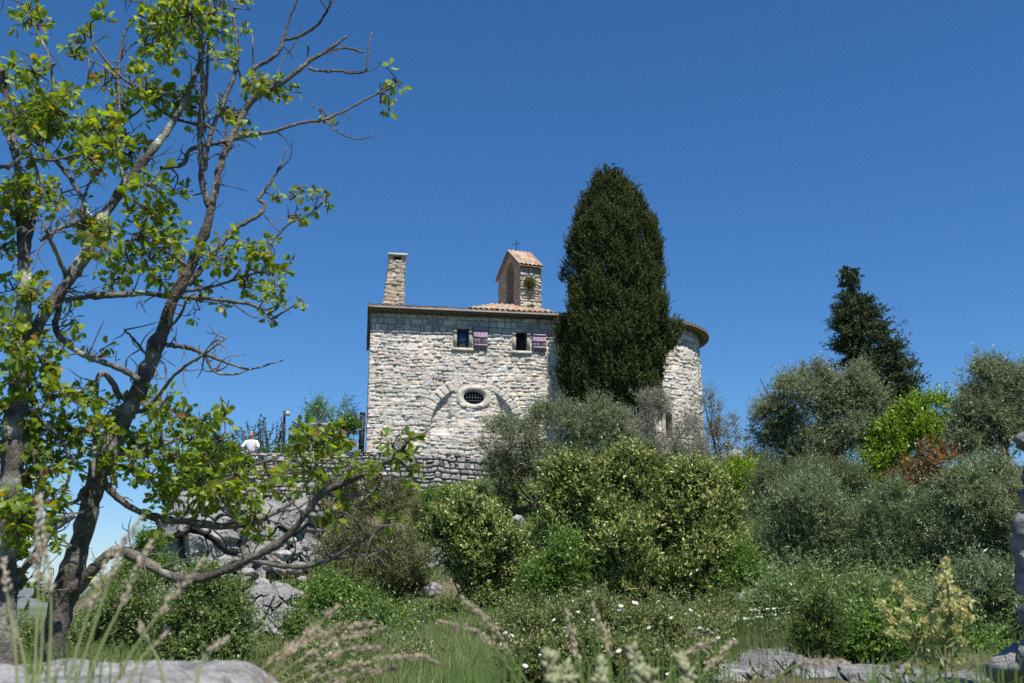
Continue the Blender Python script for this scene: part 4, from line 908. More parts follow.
def flower(mb, c, r, rng, col, n=5):
    ax0 = nrm(V3(rng.normal(0, .5), -.6, rng.uniform(.5, 1.6))); a = nrm(np.cross(ax0, V3(0, 0, 1))); b = np.cross(a, ax0)
    for k in range(n):
        t = k * 2 * math.pi / n + rng.uniform(-.1, .1); d = a * math.cos(t) + b * math.sin(t); s = np.cross(ax0, d)
        mb.add([c, c + d * r * .6 + s * r * .5 + ax0 * r * .1, c + d * r + ax0 * r * .2, c + d * r * .6 - s * r * .5 + ax0 * r * .1], [(0, 1, 2, 3)], np.array(col) * rng.uniform(.9, 1.05))
    mb.add([c + ax0 * .2 * r + (a * math.cos(t) + b * math.sin(t)) * r * .22 for t in np.linspace(0, 2 * math.pi, 7)[:-1]], [(0, 1, 2, 3, 4, 5)], (.55, .38, .05))
rng = np.random.default_rng(77)
ORG_RR = ORG[rr.name]
for (x, y, r, pk) in [(635, 603, 4.2, 1), (621, 606, 3, 0), (620, 610, 3, 1), (671, 618, 2.8, 0), (649, 628, 3, 1), (591, 627, 2.8, 0), (593, 620, 2.6, 1), (605, 634, 2.4, 1), (554, 620, 2.4, 0), (565, 628, 2.2, 0), (505, 633, 3, 1), (511, 636, 3.4, 0),
                      (521, 640, 2.2, 0), (525, 666, 3.8, 0), (619, 651, 3.4, 0), (668, 674, 3, 0), (718, 638, 2.8, 1), (734, 639, 2, 0), (700, 628, 2.4, 0), (540, 655, 2, 0), (578, 612, 2, 0), (655, 640, 2, 0), (690, 610, 2.2, 0)]:
    Yf = 7.9 if y > 645 else 9.95
    mb = MB(); c = P(x, y, Yf - .1); flower(mb, c, r * mpp(Yf) * .85, rng, (.80, .66, .70) if pk else (.82, .81, .78))
    add_tube(mb, [c + V3(0, .02, -.16), c], .003, 4, (.12, .15, .05), cap=False); mb.build("flower", M_PETAL, rr)
# white umbel flowers in the meadow right of the middle
for i, (x, y, r) in enumerate([(745, 619, 5), (770, 609, 5.5), (772, 615, 6), (760, 617, 4), (780, 618, 5), (797, 626, 3), (755, 637, 3), (753, 610, 4)]):
    Yf = 12.6; c = P(x, y, Yf); g = float(ground(c[0], Yf)); t = thing("wild_carrot", "thin meadow stalk with a flat white flower head near the dark ledge rock", "flower", (c[0], Yf, g), "white meadow flowers")
    mb = MB(); b0 = V3(c[0] + rng.normal(0, .06), Yf + .05, g - .03); add_tube(mb, catmull([b0, (b0 + c) / 2 + rng.normal(0, .02, 3), c], 4), .004, 4, (.12, .17, .06)); mb.build("stem", M_WOOD, t)
    mb = MB(); k = mpp(Yf)
    mb.add([c + V3(math.cos(a) * r * k * .95, math.sin(a) * r * k * .95, -.004) for a in np.linspace(0, 2 * math.pi, 11)[:-1]], [tuple(range(10))], (.45, .5, .38))
    for _ in range(26):
        q = c + V3(rng.normal(0, .45), rng.normal(0, .45), rng.normal(0, .1)) * r * k; flower(mb, q, .012, rng, (.8, .8, .76), 4)
    mb.build("flower_head", M_PETAL, t)
# little juniper
bush("juniper", "small upright dark juniper near the bottom right", "bush", [(820, 656, 13, 18), (821, 640, 11, 20), (820, 622, 6, 14), (829, 650, 8, 18), (812, 650, 7, 18)], 'juniper', (820, 674), 9.6, 62, 1.5, .015, inner=.6, lobed=False)
# rosemary-like upright shrub behind the person
rs = thing("rosemary_bush", "dark upright twiggy shrub behind the person on the terrace", "bush", P(268, 470, 38.6)); rng = np.random.default_rng(8)
mb = MB(); ms = MB()
for i in range(46):
    x = rng.uniform(232, 292); top = 420 + abs(x - 268) * .55 + rng.uniform(-8, 14)
    b = P(268 + (x - 268) * .5, 468, 38.6); b[1] += rng.normal(0, .3); e = P(x, top, 38.6); e[1] = b[1] + rng.normal(0, .2)
    p = catmull([b, b * .45 + e * .55 + rng.normal(0, .08, 3), e], 5); add_tube(ms, p, np.linspace(.018, .006, len(p)), 4, (.09, .075, .06), cap=False)
    s = p[3:]; k = rng.integers(0, len(s), 46); o = s[k] + rng.normal(0, .03, (46, 3)); ax_ = nrm(rng.normal(0, .55, (46, 3)) + V3(0, 0, 1)); z, y = frames(ax_, rng)
    q = rng.uniform(.7, 1.2, 46); add_inst(mb, KITE, KITE_F, o, ax_, y, z, np.stack([q * .13, q * .035, q * .1], 1), np.array((.06, .085, .035)) * rng.uniform(.7, 1.3, (46, 1)))
ms.build("stem", M_WOOD, rs); mb.build("crown", M_NEEDLE, rs)
# plants rooted in the bell gable masonry
def tuft(label, c, r, seed):
    rng = np.random.default_rng(seed); t = thing("wall_plant", label, "plant", c); mb = MB(); n = 420
    d = nrm(rng.normal(size=(n, 3)) + CN * .5 + V3(0, 0, .2)); o = np.array(c) + d * rng.uniform(.1, .6, (n, 1)) * r; z, y = frames(d, rng)
    q = rng.uniform(.6, 1.2, n); add_inst(mb, KITE, KITE_F, o, d, y, z, np.stack([q * r * .6, q * r * .13, q * r * .5], 1), np.array((.15, .165, .06)) * rng.uniform(.7, 1.3, (n, 1)))
    mb.build("leaves", M_LEAF, t)
tuft("round green plant growing from the lit side of the bell gable", G(-0.03, 0.42, P(526.5, 283, 41.7)[2]), .34, 1)
tuft("small plant at the foot of the bell gable", G(-0.04, 0.5, P(529, 308, 41.7)[2]), .22, 2)

# ------------------------------------------------------------------ cypress
CY = 40.5
cy_prof = [(168, 603, 613), (176, 594, 624), (187, 585, 635), (200, 579, 645), (216, 574, 652), (238, 565, 659), (262, 562, 664), (285, 562, 668), (305, 560, 674), (325, 555, 677), (345, 554, 675), (365, 557, 670), (385, 566, 660), (398, 582, 652), (408, 606, 645)]
cyp = np.array(cy_prof, float)
def cone_tree(label, name, prof, Y, n, K, seed, lean_up, groundz, trunk_r, sprays, layer=None, lump=.14, spread=(.11, .11, .16), shrink=.92):
    rng = np.random.default_rng(seed); prof = np.array(prof, float); k = mpp(Y)
    cxm = (prof[-3, 1] + prof[-3, 2]) / 2; b = P(cxm, prof[-1, 0], Y)
    t = thing(name, label, "tree", (b[0], Y, groundz))
    mt = MB(); top = P((prof[0, 1] + prof[0, 2]) / 2, prof[0, 0] + 4, Y)
    add_tube(mt, catmull([V3(b[0], Y, groundz - .1), (V3(b[0], Y, groundz) + top) / 2, top], 8), np.linspace(trunk_r, .03, 17), 10, (.12, .09, .07), .1, 3); mt.build("trunk", M_BARK, t)
    py = rng.uniform(prof[0, 0], prof[-1, 0], n * 3); hw = np.interp(py, prof[:, 0], (prof[:, 2] - prof[:, 1]) / 2) * shrink; cx = np.interp(py, prof[:, 0], (prof[:, 2] + prof[:, 1]) / 2)
    keep = rng.random(n * 3) < hw / hw.max() + .04; py, hw, cx = py[keep][:n], hw[keep][:n], cx[keep][:n]; n = len(py)
    a = rng.uniform(0, 2 * math.pi, n); back = (np.sin(a) > .3) & (rng.random(n) < .5); a = np.where(back, -a, a)
    dirh = np.stack([np.cos(a), np.sin(a), np.zeros(n)], 1)
    q3 = np.stack([np.cos(a) * 2.2, np.sin(a) * 2.2, py / 22], 1)
    rad = 1 + lump * fbm(q3 * 1.4, seed, 3) - np.abs(rng.normal(0, .09, n))
    if layer: rad = rad * (1 + layer * np.sin(py / 2.9 + 2.2 * np.sin(a * 2 + seed) + 2 * vnoise(q3, seed + 2)))
    rad = np.where(rng.random(n) < .25, rng.uniform(.35, .9, n), rad)
    if layer is None: dirh = dirh * np.where(dirh[:, 1:2] > 0, (1, .5, 1), (1, .85, 1))
    d0 = P(512, 300, Y)
    u = (cx - W_PX / 2) / F; v = (H_PX / 2 - py) / F; dy = CP - v * SP
    c = np.stack([u * Y / dy, np.full(n, Y), (SP + v * CP) * Y / dy], 1)
    p = c + dirh * (hw * k * rad)[:, None]
    p = np.repeat(p, sprays, 0) + rng.normal(0, 1, (n * sprays, 3)) * np.asarray(spread); dirh = np.repeat(dirh, sprays, 0); n = len(p)
    grow_dir = nrm(dirh * lean_up[0] + np.array([0, 0, lean_up[1]]) + rng.normal(0, .25, (n, 3)))
    mb = MB(); p = p - grow_dir * K['sl'] * .6
    grow(mb, p, grow_dir, K, rng, None, np.repeat(np.clip(hw * k / .9, .22, 1), sprays))
    mb.build("crown", M_NEEDLE, t)
KC = dict(g=1.5, L=.08, W=.036, n=20, sl=.28, d=0, pal=[(.040, .055, .014), (.052, .068, .018), (.034, .047, .014), (.065, .078, .024)], tip=(.085, .095, .03), tp=.16)
cone_tree("tall dense dark green cypress standing in front of the chapel", "cypress_tree", [(a + 5, b, c) for a, b, c in cy_prof], CY, 1350, KC, 3, (.35, 1.0), float(ground(P(625, 412, CY)[0], CY)), .2, 32, lump=.22, spread=(.08, .08, .21))
KF = dict(g=1.8, L=.17, W=.06, n=18, sl=.5, d=0, pal=[(.035, .050, .022), (.028, .042, .018), (.045, .058, .026)], tip=(.06, .07, .03), tp=.2)
cone_tree("dark ragged conifer on the skyline right of the chapel", "conifer_tree", [(262, 849, 850), (274, 848, 852), (283, 846, 855), (292, 844, 861), (302, 840, 868), (312, 838, 873), (325, 835, 879), (340, 838, 890), (355, 846, 898), (370, 848, 904), (385, 855, 912), (398, 862, 914), (420, 870, 914), (450, 872, 912)], 46, 380, KF, 9, (1.0, .16), 4.9, .22, 11, layer=.30, lump=.12, spread=(.24, .24, .05))
#OAK
# ------------------------------------------------------------------ ground cover
def scatter_xy(n, rng, x0, x1, y0, y1):
    y = y0 * (y1 / y0) ** rng.random(n); x = rng.uniform(-1, 1, n) * (y * .62); x = np.where((x > x0) & (x < x1), x, rng.uniform(x0, x1, n)); return x, y
rng = np.random.default_rng(50)
def blades(mb, x, y, hgt, wid, pal, rng, lean=.35):
    n = len(x); z = ground(x, y); a = rng.uniform(0, 2 * math.pi, n); l = np.abs(rng.normal(0, lean, n)) * hgt
    dx, dy = np.cos(a) * l, np.sin(a) * l; b = rng.uniform(0, math.pi, n); wx, wy = np.cos(b) * wid / 2, np.sin(b) * wid / 2
    v = np.stack([np.stack([x - wx, y - wy, z - .03], -1), np.stack([x + wx, y + wy, z - .03], -1), np.stack([x + dx * .35 + wx * .7, y + dy * .35 + wy * .7, z + hgt * .6], -1),
                  np.stack([x + dx * .35 - wx * .7, y + dy * .35 - wy * .7, z + hgt * .6], -1), np.stack([x + dx, y + dy, z + hgt], -1)], 1).reshape(-1, 3)
    o = (np.arange(n) * 5)[:, None]; pal = np.array(pal)
    c = pal[rng.integers(0, len(pal), n)] * rng.uniform(.75, 1.25, (n, 1))
    mb.add(v, [o + np.array([[0, 1, 2, 3]]), o + np.array([[3, 2, 4]])], np.repeat(c, 5, 0))
mb = MB()
GP = [(.11, .17, .04), (.13, .19, .05), (.09, .14, .035), (.20, .19, .09), (.15, .20, .06)]
x, y = scatter_xy(90000, rng, -13, 22, 12.5, 40); k = n2(x * .5, y * .5, 14, 2) + .25 * rng.random(len(x)); x, y = x[k > -.25], y[k > -.25]
blades(mb, x, y, rng.uniform(.08, .30, len(x)) * np.where(y < 19, .45, 1), .008 + .0009 * y, GP, rng)
px = rng.uniform(375, 505, 30000); py = rng.uniform(612, 690, 30000)            # the bright grass bank
yy = np.interp(py, [600, 625, 650, 690], [24, 17, 12.5, 9.5]) + rng.normal(0, .5, 30000); u = (px - 512) / F
x = u / (CP - (H_PX / 2 - py) / F * SP) * yy
blades(mb, x, yy, rng.uniform(.07, .27, 30000), .009, [(.19, .26, .08), (.22, .29, .10), (.15, .22, .06), (.30, .30, .15)], rng, .3)
px = rng.uniform(735, 830, 14000); py = rng.uniform(605, 672, 14000)           # the little meadow
yy = np.interp(py, [600, 625, 650, 675], [17, 14, 11.5, 9.3]) + rng.normal(0, .4, 14000); x = (px - 512) / F / (CP - (H_PX / 2 - py) / F * SP) * yy
blades(mb, x, yy, rng.uniform(.06, .24, 14000), .010, [(.12, .18, .05), (.15, .20, .06), (.24, .21, .11), (.10, .15, .045)], rng, .3)
yy = rng.uniform(23, 34, 14000); x = .23 * yy + rng.normal(0, 1.1, 14000)       # the grassy gap above it
blades(mb, x, yy, rng.uniform(.2, .7, 14000), .03, [(.13, .20, .05), (.16, .23, .06), (.20, .20, .09)], rng, .3)
x, y = scatter_xy(30000, rng, -6, 10, 6, 13); o = (x < 0) | (rng.random(len(x)) < .35); x, y = x[o], y[o]
blades(mb, x, y, rng.uniform(.03, .12, len(x)), .008, GP, rng)
stuff(mb.build("grass", M_GRASS))
# leafy low growth between the shrubs
mb = MB(); K = dict(KIND['green']); K.update(L=.045, W=.024, n=10, sl=.2, g=1.5, pal=[(.075, .12, .03), (.10, .14, .035), (.12, .135, .05), (.065, .10, .03)], tip=(.15, .17, .06), tp=.2)
x, y = scatter_xy(20000, rng, -13, 22, 9, 41); q = n2(x * .35 + 9, y * .35, 24, 3); o = (q > -.05) & ((x > -.2 * y) | (rng.random(len(x)) < .12)) & ~((y > 12) & (y < 18.8) & (x > -1.2) & (x < 4.6) & (rng.random(len(x)) < .8)); x, y, q = x[o], y[o], q[o]
b = np.stack([x, y, ground(x, y) + rng.uniform(0, .35, len(x)) * (1 + np.clip(q, 0, 1))], 1)
grow(mb, b, nrm(rng.normal(0, .6, (len(x), 3)) + V3(0, 0, .8)), K, rng)
stuff(mb.build("undergrowth", M_LEAF))

# ------------------------------------------------------------------ the oaks at the left
# limbs as pixel points with their width in pixels; depth runs from Y0 to Y0 + dY
SAMP = []                                                       # (px, py, Y) along every limb
TR = {}
def limb(tree, pts, Y0=None, dY=0.0, leave=True, seg=8):
    a = np.array(pts, float); m = len(a)
    if Y0 is None:
        s = np.array(SAMP); i = np.argmin(np.hypot(s[:, 0] - a[0, 0], s[:, 1] - a[0, 1])); Y0 = s[i, 2]
    l = np.concatenate([[0], np.cumsum(np.hypot(*np.diff(a[:, :2], axis=0).T))]); t = l / max(l[-1], 1e-6)
    q = catmull(np.column_stack([a, t]), 6); q[:, 2] = np.maximum(q[:, 2] * np.where(q[:, 2] > 9, .68 if tree == 'A' else .60, .82), .8)
    wob = np.random.default_rng(len(SAMP)).normal(0, .5, (len(q), 2)); wob[0] = 0
    Y = Y0 + dY * q[:, 3] + .05 * np.sin(q[:, 3] * 5 + a[0, 0]) * q[:, 3]
    p = np.array([P(x + w[0] * .6, y_ + w[1] * .6, yy) for (x, y_), w, yy in zip(q[:, :2], wob, Y)])
    r = q[:, 2] / 2 * mpp(Y) * (1 + .06 * np.random.default_rng(m).normal(0, 1, len(q)))
    for k in range(len(q)): SAMP.append((q[k, 0], q[k, 1], Y[k]))
    big = q[0, 2] > 12
    n = fbm(p * 9, 5, 3)[:, None]; lich = np.clip(fbm(p * 14, 8, 3) - .1, 0, 1)[:, None] * (1.0 if big or tree == 'C' else .5)
    base = V3(.125, .11, .097) if big else V3(.17, .155, .138)
    c = base * (1 + .3 * n) + lich * V3(.24, .26, .20) * (1.9 if tree == 'C' else .7)
    seg = 18 if big else (8 if q[0, 2] > 5 else 5)
    cols = np.vstack([np.repeat(c, seg, 0), c[:1], c[-1:]])
    add_tube(TR[tree], p, r, seg, cols, .30 if big else .14, 11)
TR['A'] = MB(); TR['C'] = MB()
YA, YC = 5.2, 4.6
limb('A', [(36, 715, 46), (50, 650, 40), (62, 602, 36), (75, 560, 29), (88, 510, 27), (100, 470, 27), (113, 440, 28), (128, 410, 28), (140, 385, 25), (155, 350, 21), (166, 320, 19), (178, 290, 18), (192, 264, 16), (204, 235, 15), (212, 206, 13)], YA, .1)
limb('C', [(2, 715, 42), (6, 610, 36), (9, 520, 33), (12, 450, 31), (15, 400, 29), (20, 350, 28), (24, 310, 27), (25, 270, 24), (22, 220, 20), (18, 170, 15), (12, 130, 12), (5, 90, 9), (-2, 60, 7)], YC, .25)
L_ = limb
L_('A', [(212, 206, 12), (217, 180, 11.5), (222, 160, 11), (231, 140, 10), (242, 115, 9), (256, 98, 8), (272, 88, 7), (290, 77, 6.5), (308, 62, 6), (322, 54, 4), (335, 45, 3.5), (347, 36, 3)], None, .2)
L_('A', [(308, 68, 4), (322, 71, 3.8), (340, 71, 3.5), (352, 73, 3.4), (366, 70, 3.2), (368, 52, 3), (371, 33, 2)], None, .1)
L_('A', [(330, 50, 3.5), (346, 48, 3.4), (363, 52, 3)], None, .05)
L_('A', [(308, 63, 3), (308, 43, 2)], None)
L_('A', [(243, 113, 7), (254, 98, 6.5), (257, 86, 6.5), (253, 70, 6), (266, 62, 5.5), (278, 53, 5.5), (283, 40, 5), (288, 22, 3.5), (297, 0, 3), (300, -12, 2.5)], None, -.15)
L_('A', [(283, 40, 4.5), (300, 36, 4.2), (318, 24, 4), (326, 12, 3.5), (334, -4, 3)], None, -.1)
L_('A', [(253, 69, 2.5), (253, 50, 2.2), (252, 33, 1.6)], None)
L_('A', [(270, 90, 2.2), (283, 60, 1.8), (297, 40, 1.5), (300, 26, 1.2)], None, .1)
L_('A', [(160, 168, 6), (170, 167, 6), (184, 163, 6), (189, 151, 6), (203, 146, 6), (222, 142, 5.5), (245, 136, 5), (270, 132, 4.5), (300, 123, 4.2), (325, 119, 3.8), (350, 108, 3.2), (370, 97, 2.8), (392, 88, 2.2), (403, 82, 1.6)], 5.3, .2)
L_('A', [(325, 120, 2.2), (335, 130, 2), (346, 136, 2), (360, 139, 1.8), (373, 136, 1.5)], None)
L_('A', [(324, 119, 2), (318, 109, 1.8), (311, 103, 1.3)], None)
L_('A', [(209, 207, 9), (203, 188, 8), (201, 160, 7.5), (200, 120, 7), (203, 85, 6.5), (200, 50, 6), (202, 15, 5), (203, -15, 4)], None, -.2)
L_('A', [(205, 170, 6), (208, 145, 6), (215, 122, 6), (226, 96, 6), (236, 68, 5.5), (237, 40, 5), (234, 15, 4), (238, -10, 3)], None, .2)
L_('A', [(202, 130, 5), (205, 100, 5), (208, 60, 4.5), (209, 20, 4), (212, -10, 3)], None, -.1)
L_('A', [(222, 160, 4), (226, 130, 3), (222, 110, 2.5), (215, 95, 2)], None, .1)
L_('A', [(237, 66, 3), (243, 85, 3), (246, 96, 2.6)], None, .1)
L_('C', [(20, 355, 22), (42, 318, 20), (65, 286, 20), (85, 255, 19), (105, 215, 18), (125, 185, 16), (145, 160, 14), (165, 134, 12), (178, 114, 10), (188, 92, 7), (200, 62, 5), (205, 40, 4)], None, .5)
L_('C', [(64, 290, 8), (58, 312, 7.5), (56, 330, 7.5), (66, 343, 7.5), (84, 355, 7.5), (108, 364, 7.5), (128, 372, 8), (138, 380, 9)], None, .25)
L_('C', [(66, 300, 9), (95, 296, 9), (120, 295, 8), (145, 293, 7), (165, 296, 6.5), (200, 298, 5), (230, 301, 4.5), (255, 306, 4), (268, 316, 3), (275, 327, 2)], 5.05, .35)
L_('C', [(-6, 168, 5), (10, 165, 5), (25, 157, 4.5), (55, 160, 4), (80, 153, 4), (95, 163, 3.5), (107, 175, 3)], 4.5, .1)
L_('C', [(5, 100, 6), (22, 128, 6), (40, 146, 6), (62, 168, 6), (80, 195, 5.5), (92, 220, 5)], 4.7, .2)
L_('C', [(40, 146, 5), (48, 110, 4), (53, 88, 4), (51, 68, 3.5), (44, 45, 3), (32, 22, 2.5), (24, 4, 2)], None, .2)
L_('C', [(12, 150, 6), (3, 120, 5), (-5, 95, 4)], 4.6)
L_('C', [(26, 250, 9), (34, 215, 7), (38, 180, 5), (30, 150, 4), (22, 120, 3.5)], None, .2)
L_('C', [(40, 240, 6), (60, 228, 6), (75, 222, 4), (66, 205, 3), (58, 180, 2.5)], 4.8, .2)
L_('C', [(70, 282, 7), (60, 262, 6), (52, 243, 5), (44, 225, 3)], None, -.2)
L_('A', [(215, 128, 4.5), (200, 125, 4.5), (178, 120, 4.5), (160, 110, 4.5), (146, 97, 4.5), (130, 84, 4), (112, 68, 3.6), (98, 50, 3.4), (91, 37, 2.6)], None, -.35)
L_('A', [(120, 128, 4), (119, 90, 3.5), (119, 65, 3.2), (124, 35, 3), (138, 14, 2.5), (148, -4, 2)], 5.2, .1)
L_('A', [(119, 62, 2.4), (128, 48, 2.2), (138, 42, 2), (152, 40, 1.6)], None)
L_('A', [(118, 78, 2.2), (103, 66, 2), (90, 60, 1.8), (80, 55, 1.4)], None)
L_('A', [(125, 185, 4), (118, 150, 4), (122, 125, 4), (140, 110, 3), (150, 95, 2.5)], 5.0, .2)
L_('C', [(88, 250, 4), (82, 215, 4), (86, 190, 3.5), (95, 170, 3), (92, 140, 2.5)], 4.9, .1)
L_('A', [(188, 284, 8), (202, 268, 7.5), (217, 250, 7), (226, 239, 6.5), (236, 228, 6), (250, 220, 5.5), (262, 212, 5.5), (264, 203, 5), (259, 199, 4.5), (266, 188, 4), (276, 174, 3), (282, 160, 2.4), (287, 147, 1.6)], None, .25)
L_('A', [(264, 214, 2), (272, 224, 1.8), (280, 232, 1.6)], None)
L_('A', [(275, 238, 2.6), (290, 223, 2.8), (304, 219, 2.4), (314, 210, 2), (322, 203, 1.4)], 5.5, 0)
L_('A', [(292, 222, 2), (297, 207, 1.8), (300, 192, 1.2)], None)
L_('A', [(180, 292, 5), (205, 288, 4), (228, 282, 3.5), (252, 274, 3), (275, 270, 2.4), (292, 263, 1.5)], None, .2)
L_('A', [(190, 268, 5), (172, 255, 4), (155, 246, 3.5), (140, 238, 3), (128, 240, 2)], None, -.3)
L_('A', [(166, 345, 7), (185, 347, 6), (200, 352, 5), (215, 358, 4), (230, 364, 3.2), (250, 369, 2.6), (270, 364, 2), (284, 360, 1.3)], None, .2)
L_('A', [(204, 354, 4), (210, 366, 3.5), (217, 373, 3.2), (236, 374, 2.8), (253, 368, 1.6)], None, .1)
L_('A', [(128, 412, 7), (144, 410, 6), (158, 396, 5), (172, 378, 4.5), (188, 364, 4), (204, 354, 3.5), (226, 338, 2)], None, -.35)
L_('A', [(150, 358, 4), (140, 347, 3.5), (132, 337, 3), (124, 330, 2.2)], None, -.2)
L_('A', [(163, 332, 5), (172, 325, 4), (182, 312, 3.5), (186, 300, 3)], None, -.2)
L_('A', [(120, 398, 8), (112, 382, 7.5), (103, 373, 7), (97, 382, 7), (96, 405, 6), (95, 440, 5.5), (93, 478, 4)], None, -.4)
L_('A', [(62, 604, 25), (84, 580, 18), (104, 559, 15), (120, 551, 14), (140, 559, 13), (165, 574, 13), (192, 579, 13), (225, 571, 12), (250, 559, 11), (275, 546, 10.5), (292, 532, 10), (308, 511, 9), (325, 491, 9), (347, 481, 8), (375, 469, 7), (395, 456, 5.5), (406, 444, 4), (412, 432, 2)], None, -.5)
L_('A', [(325, 491, 5), (322, 476, 4.5), (312, 455, 4), (312, 435, 3), (322, 415, 2)], None, .1)
L_('A', [(326, 494, 4), (345, 496, 3.6), (366, 496, 3.2), (376, 490, 2.6), (381, 478, 1.6)], None, -.1)
L_('A', [(252, 560, 7), (280, 566, 6), (308, 566, 6), (330, 559, 5), (352, 546, 4.5), (370, 536, 3.6), (388, 524, 2)], None, -.2)
L_('A', [(330, 560, 3.5), (352, 556, 3), (374, 555, 2.6), (392, 546, 1.5)], None)
L_('A', [(98, 474, 11), (118, 498, 10), (150, 516, 9), (190, 522, 9), (222, 526, 8), (250, 522, 7), (272, 514, 6), (292, 502, 4.5), (302, 486, 3)], None, .3)
L_('A', [(180, 520, 4), (196, 500, 3.5), (214, 484, 3), (240, 474, 3), (262, 462, 2.5), (290, 462, 2)], None, .1)
L_('A', [(110, 455, 6), (135, 452, 5), (160, 446, 4), (185, 436, 3.5), (210, 424, 3), (228, 418, 2)], None, .15)
L_('A', [(100, 480, 5), (82, 490, 5), (78, 500, 5), (66, 505, 4.5), (52, 512, 4.5), (44, 530, 4), (40, 560, 3.5), (38, 590, 2.5)], None, -.6)
L_('C', [(74, 515, 12), (52, 530, 13), (34, 556, 13), (16, 580, 13), (2, 605, 12)], 4.9, -.2)
L_('C', [(14, 440, 10), (32, 452, 8), (40, 480, 7), (30, 510, 6), (24, 540, 5)], None, .15)
L_('C', [(18, 400, 8), (40, 420, 6), (62, 440, 5), (70, 470, 4), (60, 500, 3)], None, .3)
L_('C', [(22, 330, 7), (4, 318, 6), (-12, 300, 5)], None)
L_('C', [(12, 460, 6), (35, 415, 5), (60, 395, 4), (85, 390, 3)], None, .2)
CLUS = """30 10 15;25 25 12;42 20 10;105 18 9;72 50 10;85 42 10;33 72 18;5 76 12;28 108 24;58 108 24;45 125 24;18 115 18;70 96 8;105 85 13;115 100 14;100 130 22;125 135 20;85 140 18;140 70 10;150 24 18;170 20 28;190 14 28;214 14 16;165 50 16;145 40 11;220 32 11;160 96 20;190 108 16;180 95 12;146 90 14;220 60 9;225 54 8;247 32 7;250 10 6;246 84 12;262 80 11;234 110 16;245 130 11;268 85 12;280 95 9;291 92 5;396 78 9;385 100 6;389 108 6;326 115 4;
20 190 22;50 195 18;10 212 18;92 225 20;110 230 16;104 250 14;85 160 14;110 150 16;130 150 18;150 185 16;174 190 11;150 210 18;160 216 18;186 196 8;140 236 16;165 240 16;130 264 18;115 280 14;150 260 14;170 266 14;185 255 10;160 280 12;214 256 14;226 260 12;240 246 13;258 252 17;272 250 10;250 275 11;275 286 10;285 270 6;264 300 9;280 300 8;300 300 7;270 315 8;225 300 7;244 286 11;318 197 10;326 204 6;290 192 7;301 214 5;275 196 6;310 190 6;
200 310 6;200 290 9;30 290 14;15 330 18;22 348 16;70 310 8;82 335 7;65 332 5;100 350 8;42 360 18;30 390 20;60 395 18;85 402 16;70 430 20;40 430 24;98 430 16;20 470 16;110 462 14;60 460 18;120 398 12;150 405 11;165 400 13;95 395 10;110 420 12;
20 520 24;45 502 16;10 560 14;60 545 8;30 480 16;8 440 14;
180 415 16;204 420 14;225 414 11;220 440 16;160 440 20;140 450 20;180 460 22;150 475 18;210 460 14;235 470 14;200 486 20;225 496 20;170 500 18;250 500 16;270 480 14;160 522 10;256 515 9;190 440 18;
300 455 10;300 440 10;320 440 13;340 432 9;310 470 16;290 470 11;330 460 10;350 466 9;392 446 11;405 440 8;412 455 8;400 460 5;325 510 8;335 516 6;370 505 8;390 520 8;376 480 8;285 495 9;265 530 8;105 585 5;35 592 9;25 580 8;345 500 7;360 470 8;10 380 16;8 330 14;14 290 14;4 250 14;25 425 16;6 500 18;30 455 14;50 470 14;12 540 16;34 540 12;4 410 14;60 350 8;44 300 8;120 440 12;130 470 14;100 455 10;420 462 7;415 480 6;300 425 7"""
S = np.array(SAMP); rng = np.random.default_rng(90)
LB = MB(); TW = {'A': MB(), 'C': MB()}; LV = {'A': MB(), 'C': MB()}
for q in CLUS.replace("\n", "").split(";"):
    x, y, r = map(float, q.split()); tr = 'C' if x < 75 and (x < 60 or y < 330) else 'A'
    dd = np.hypot(S[:, 0] - x, S[:, 1] - y); near = np.argsort(dd)[:3]; i = near[0]
    Y = S[i, 2] + rng.normal(0, .10) + (rng.uniform(-.25, .25) if r > 13 else 0); k = mpp(Y)
    c = P(x, y, Y); a = P(S[i, 0], S[i, 1], S[i, 2]); mid_ = (a + c) / 2 + rng.normal(0, .03, 3)
    tw = TW[tr]; add_tube(tw, catmull([a, mid_, c], 4), np.linspace(.0065, .0035, 9), 5, (.12, .10, .085), cap=False)
    nt_ = max(2, int(r * r / 19 * (1.0 if 380 < y < 530 and x < 260 else 1)))
    for _ in range(nt_):
        e = c + rng.normal(0, .52, 3) * r * k * V3(1, 1, 1); m2 = (c + e) / 2 + rng.normal(0, .02, 3)
        add_tube(tw, [c, m2, e], [.0035, .0028, .002], 4, (.13, .105, .08), cap=False)
        nl = rng.integers(4, 7); dv = nrm(e - c + rng.normal(0, .01, 3)); ax_ = nrm(rng.normal(0, .75, (nl, 3)) + dv * .6 + V3(0, 0, -.15))
        rr_ = rng.normal(0, .75, (nl, 3)) + V3(0, -.15, .8); z = nrm(rr_ - ax_ * (rr_ * ax_).sum(1, keepdims=True)); yv = np.cross(z, ax_)
        s = rng.uniform(.030, .066, nl); hue = rng.random((nl, 1))
        cc = V3(.14, .225, .028) * (1 - hue) + V3(.26, .345, .045) * hue; cc = cc * rng.uniform(.75, 1.2, (nl, 1))
        odd = rng.random(nl); cc = np.where((odd < .03)[:, None], V3(.33, .27, .03), cc); cc = np.where((odd > .975)[:, None], V3(.22, .12, .06), cc)
        add_inst(LV[tr], OAK_T, OAK_F, e + ax_ * .008, ax_, yv, z, np.stack([s, s * 1.05, s], 1), cc)
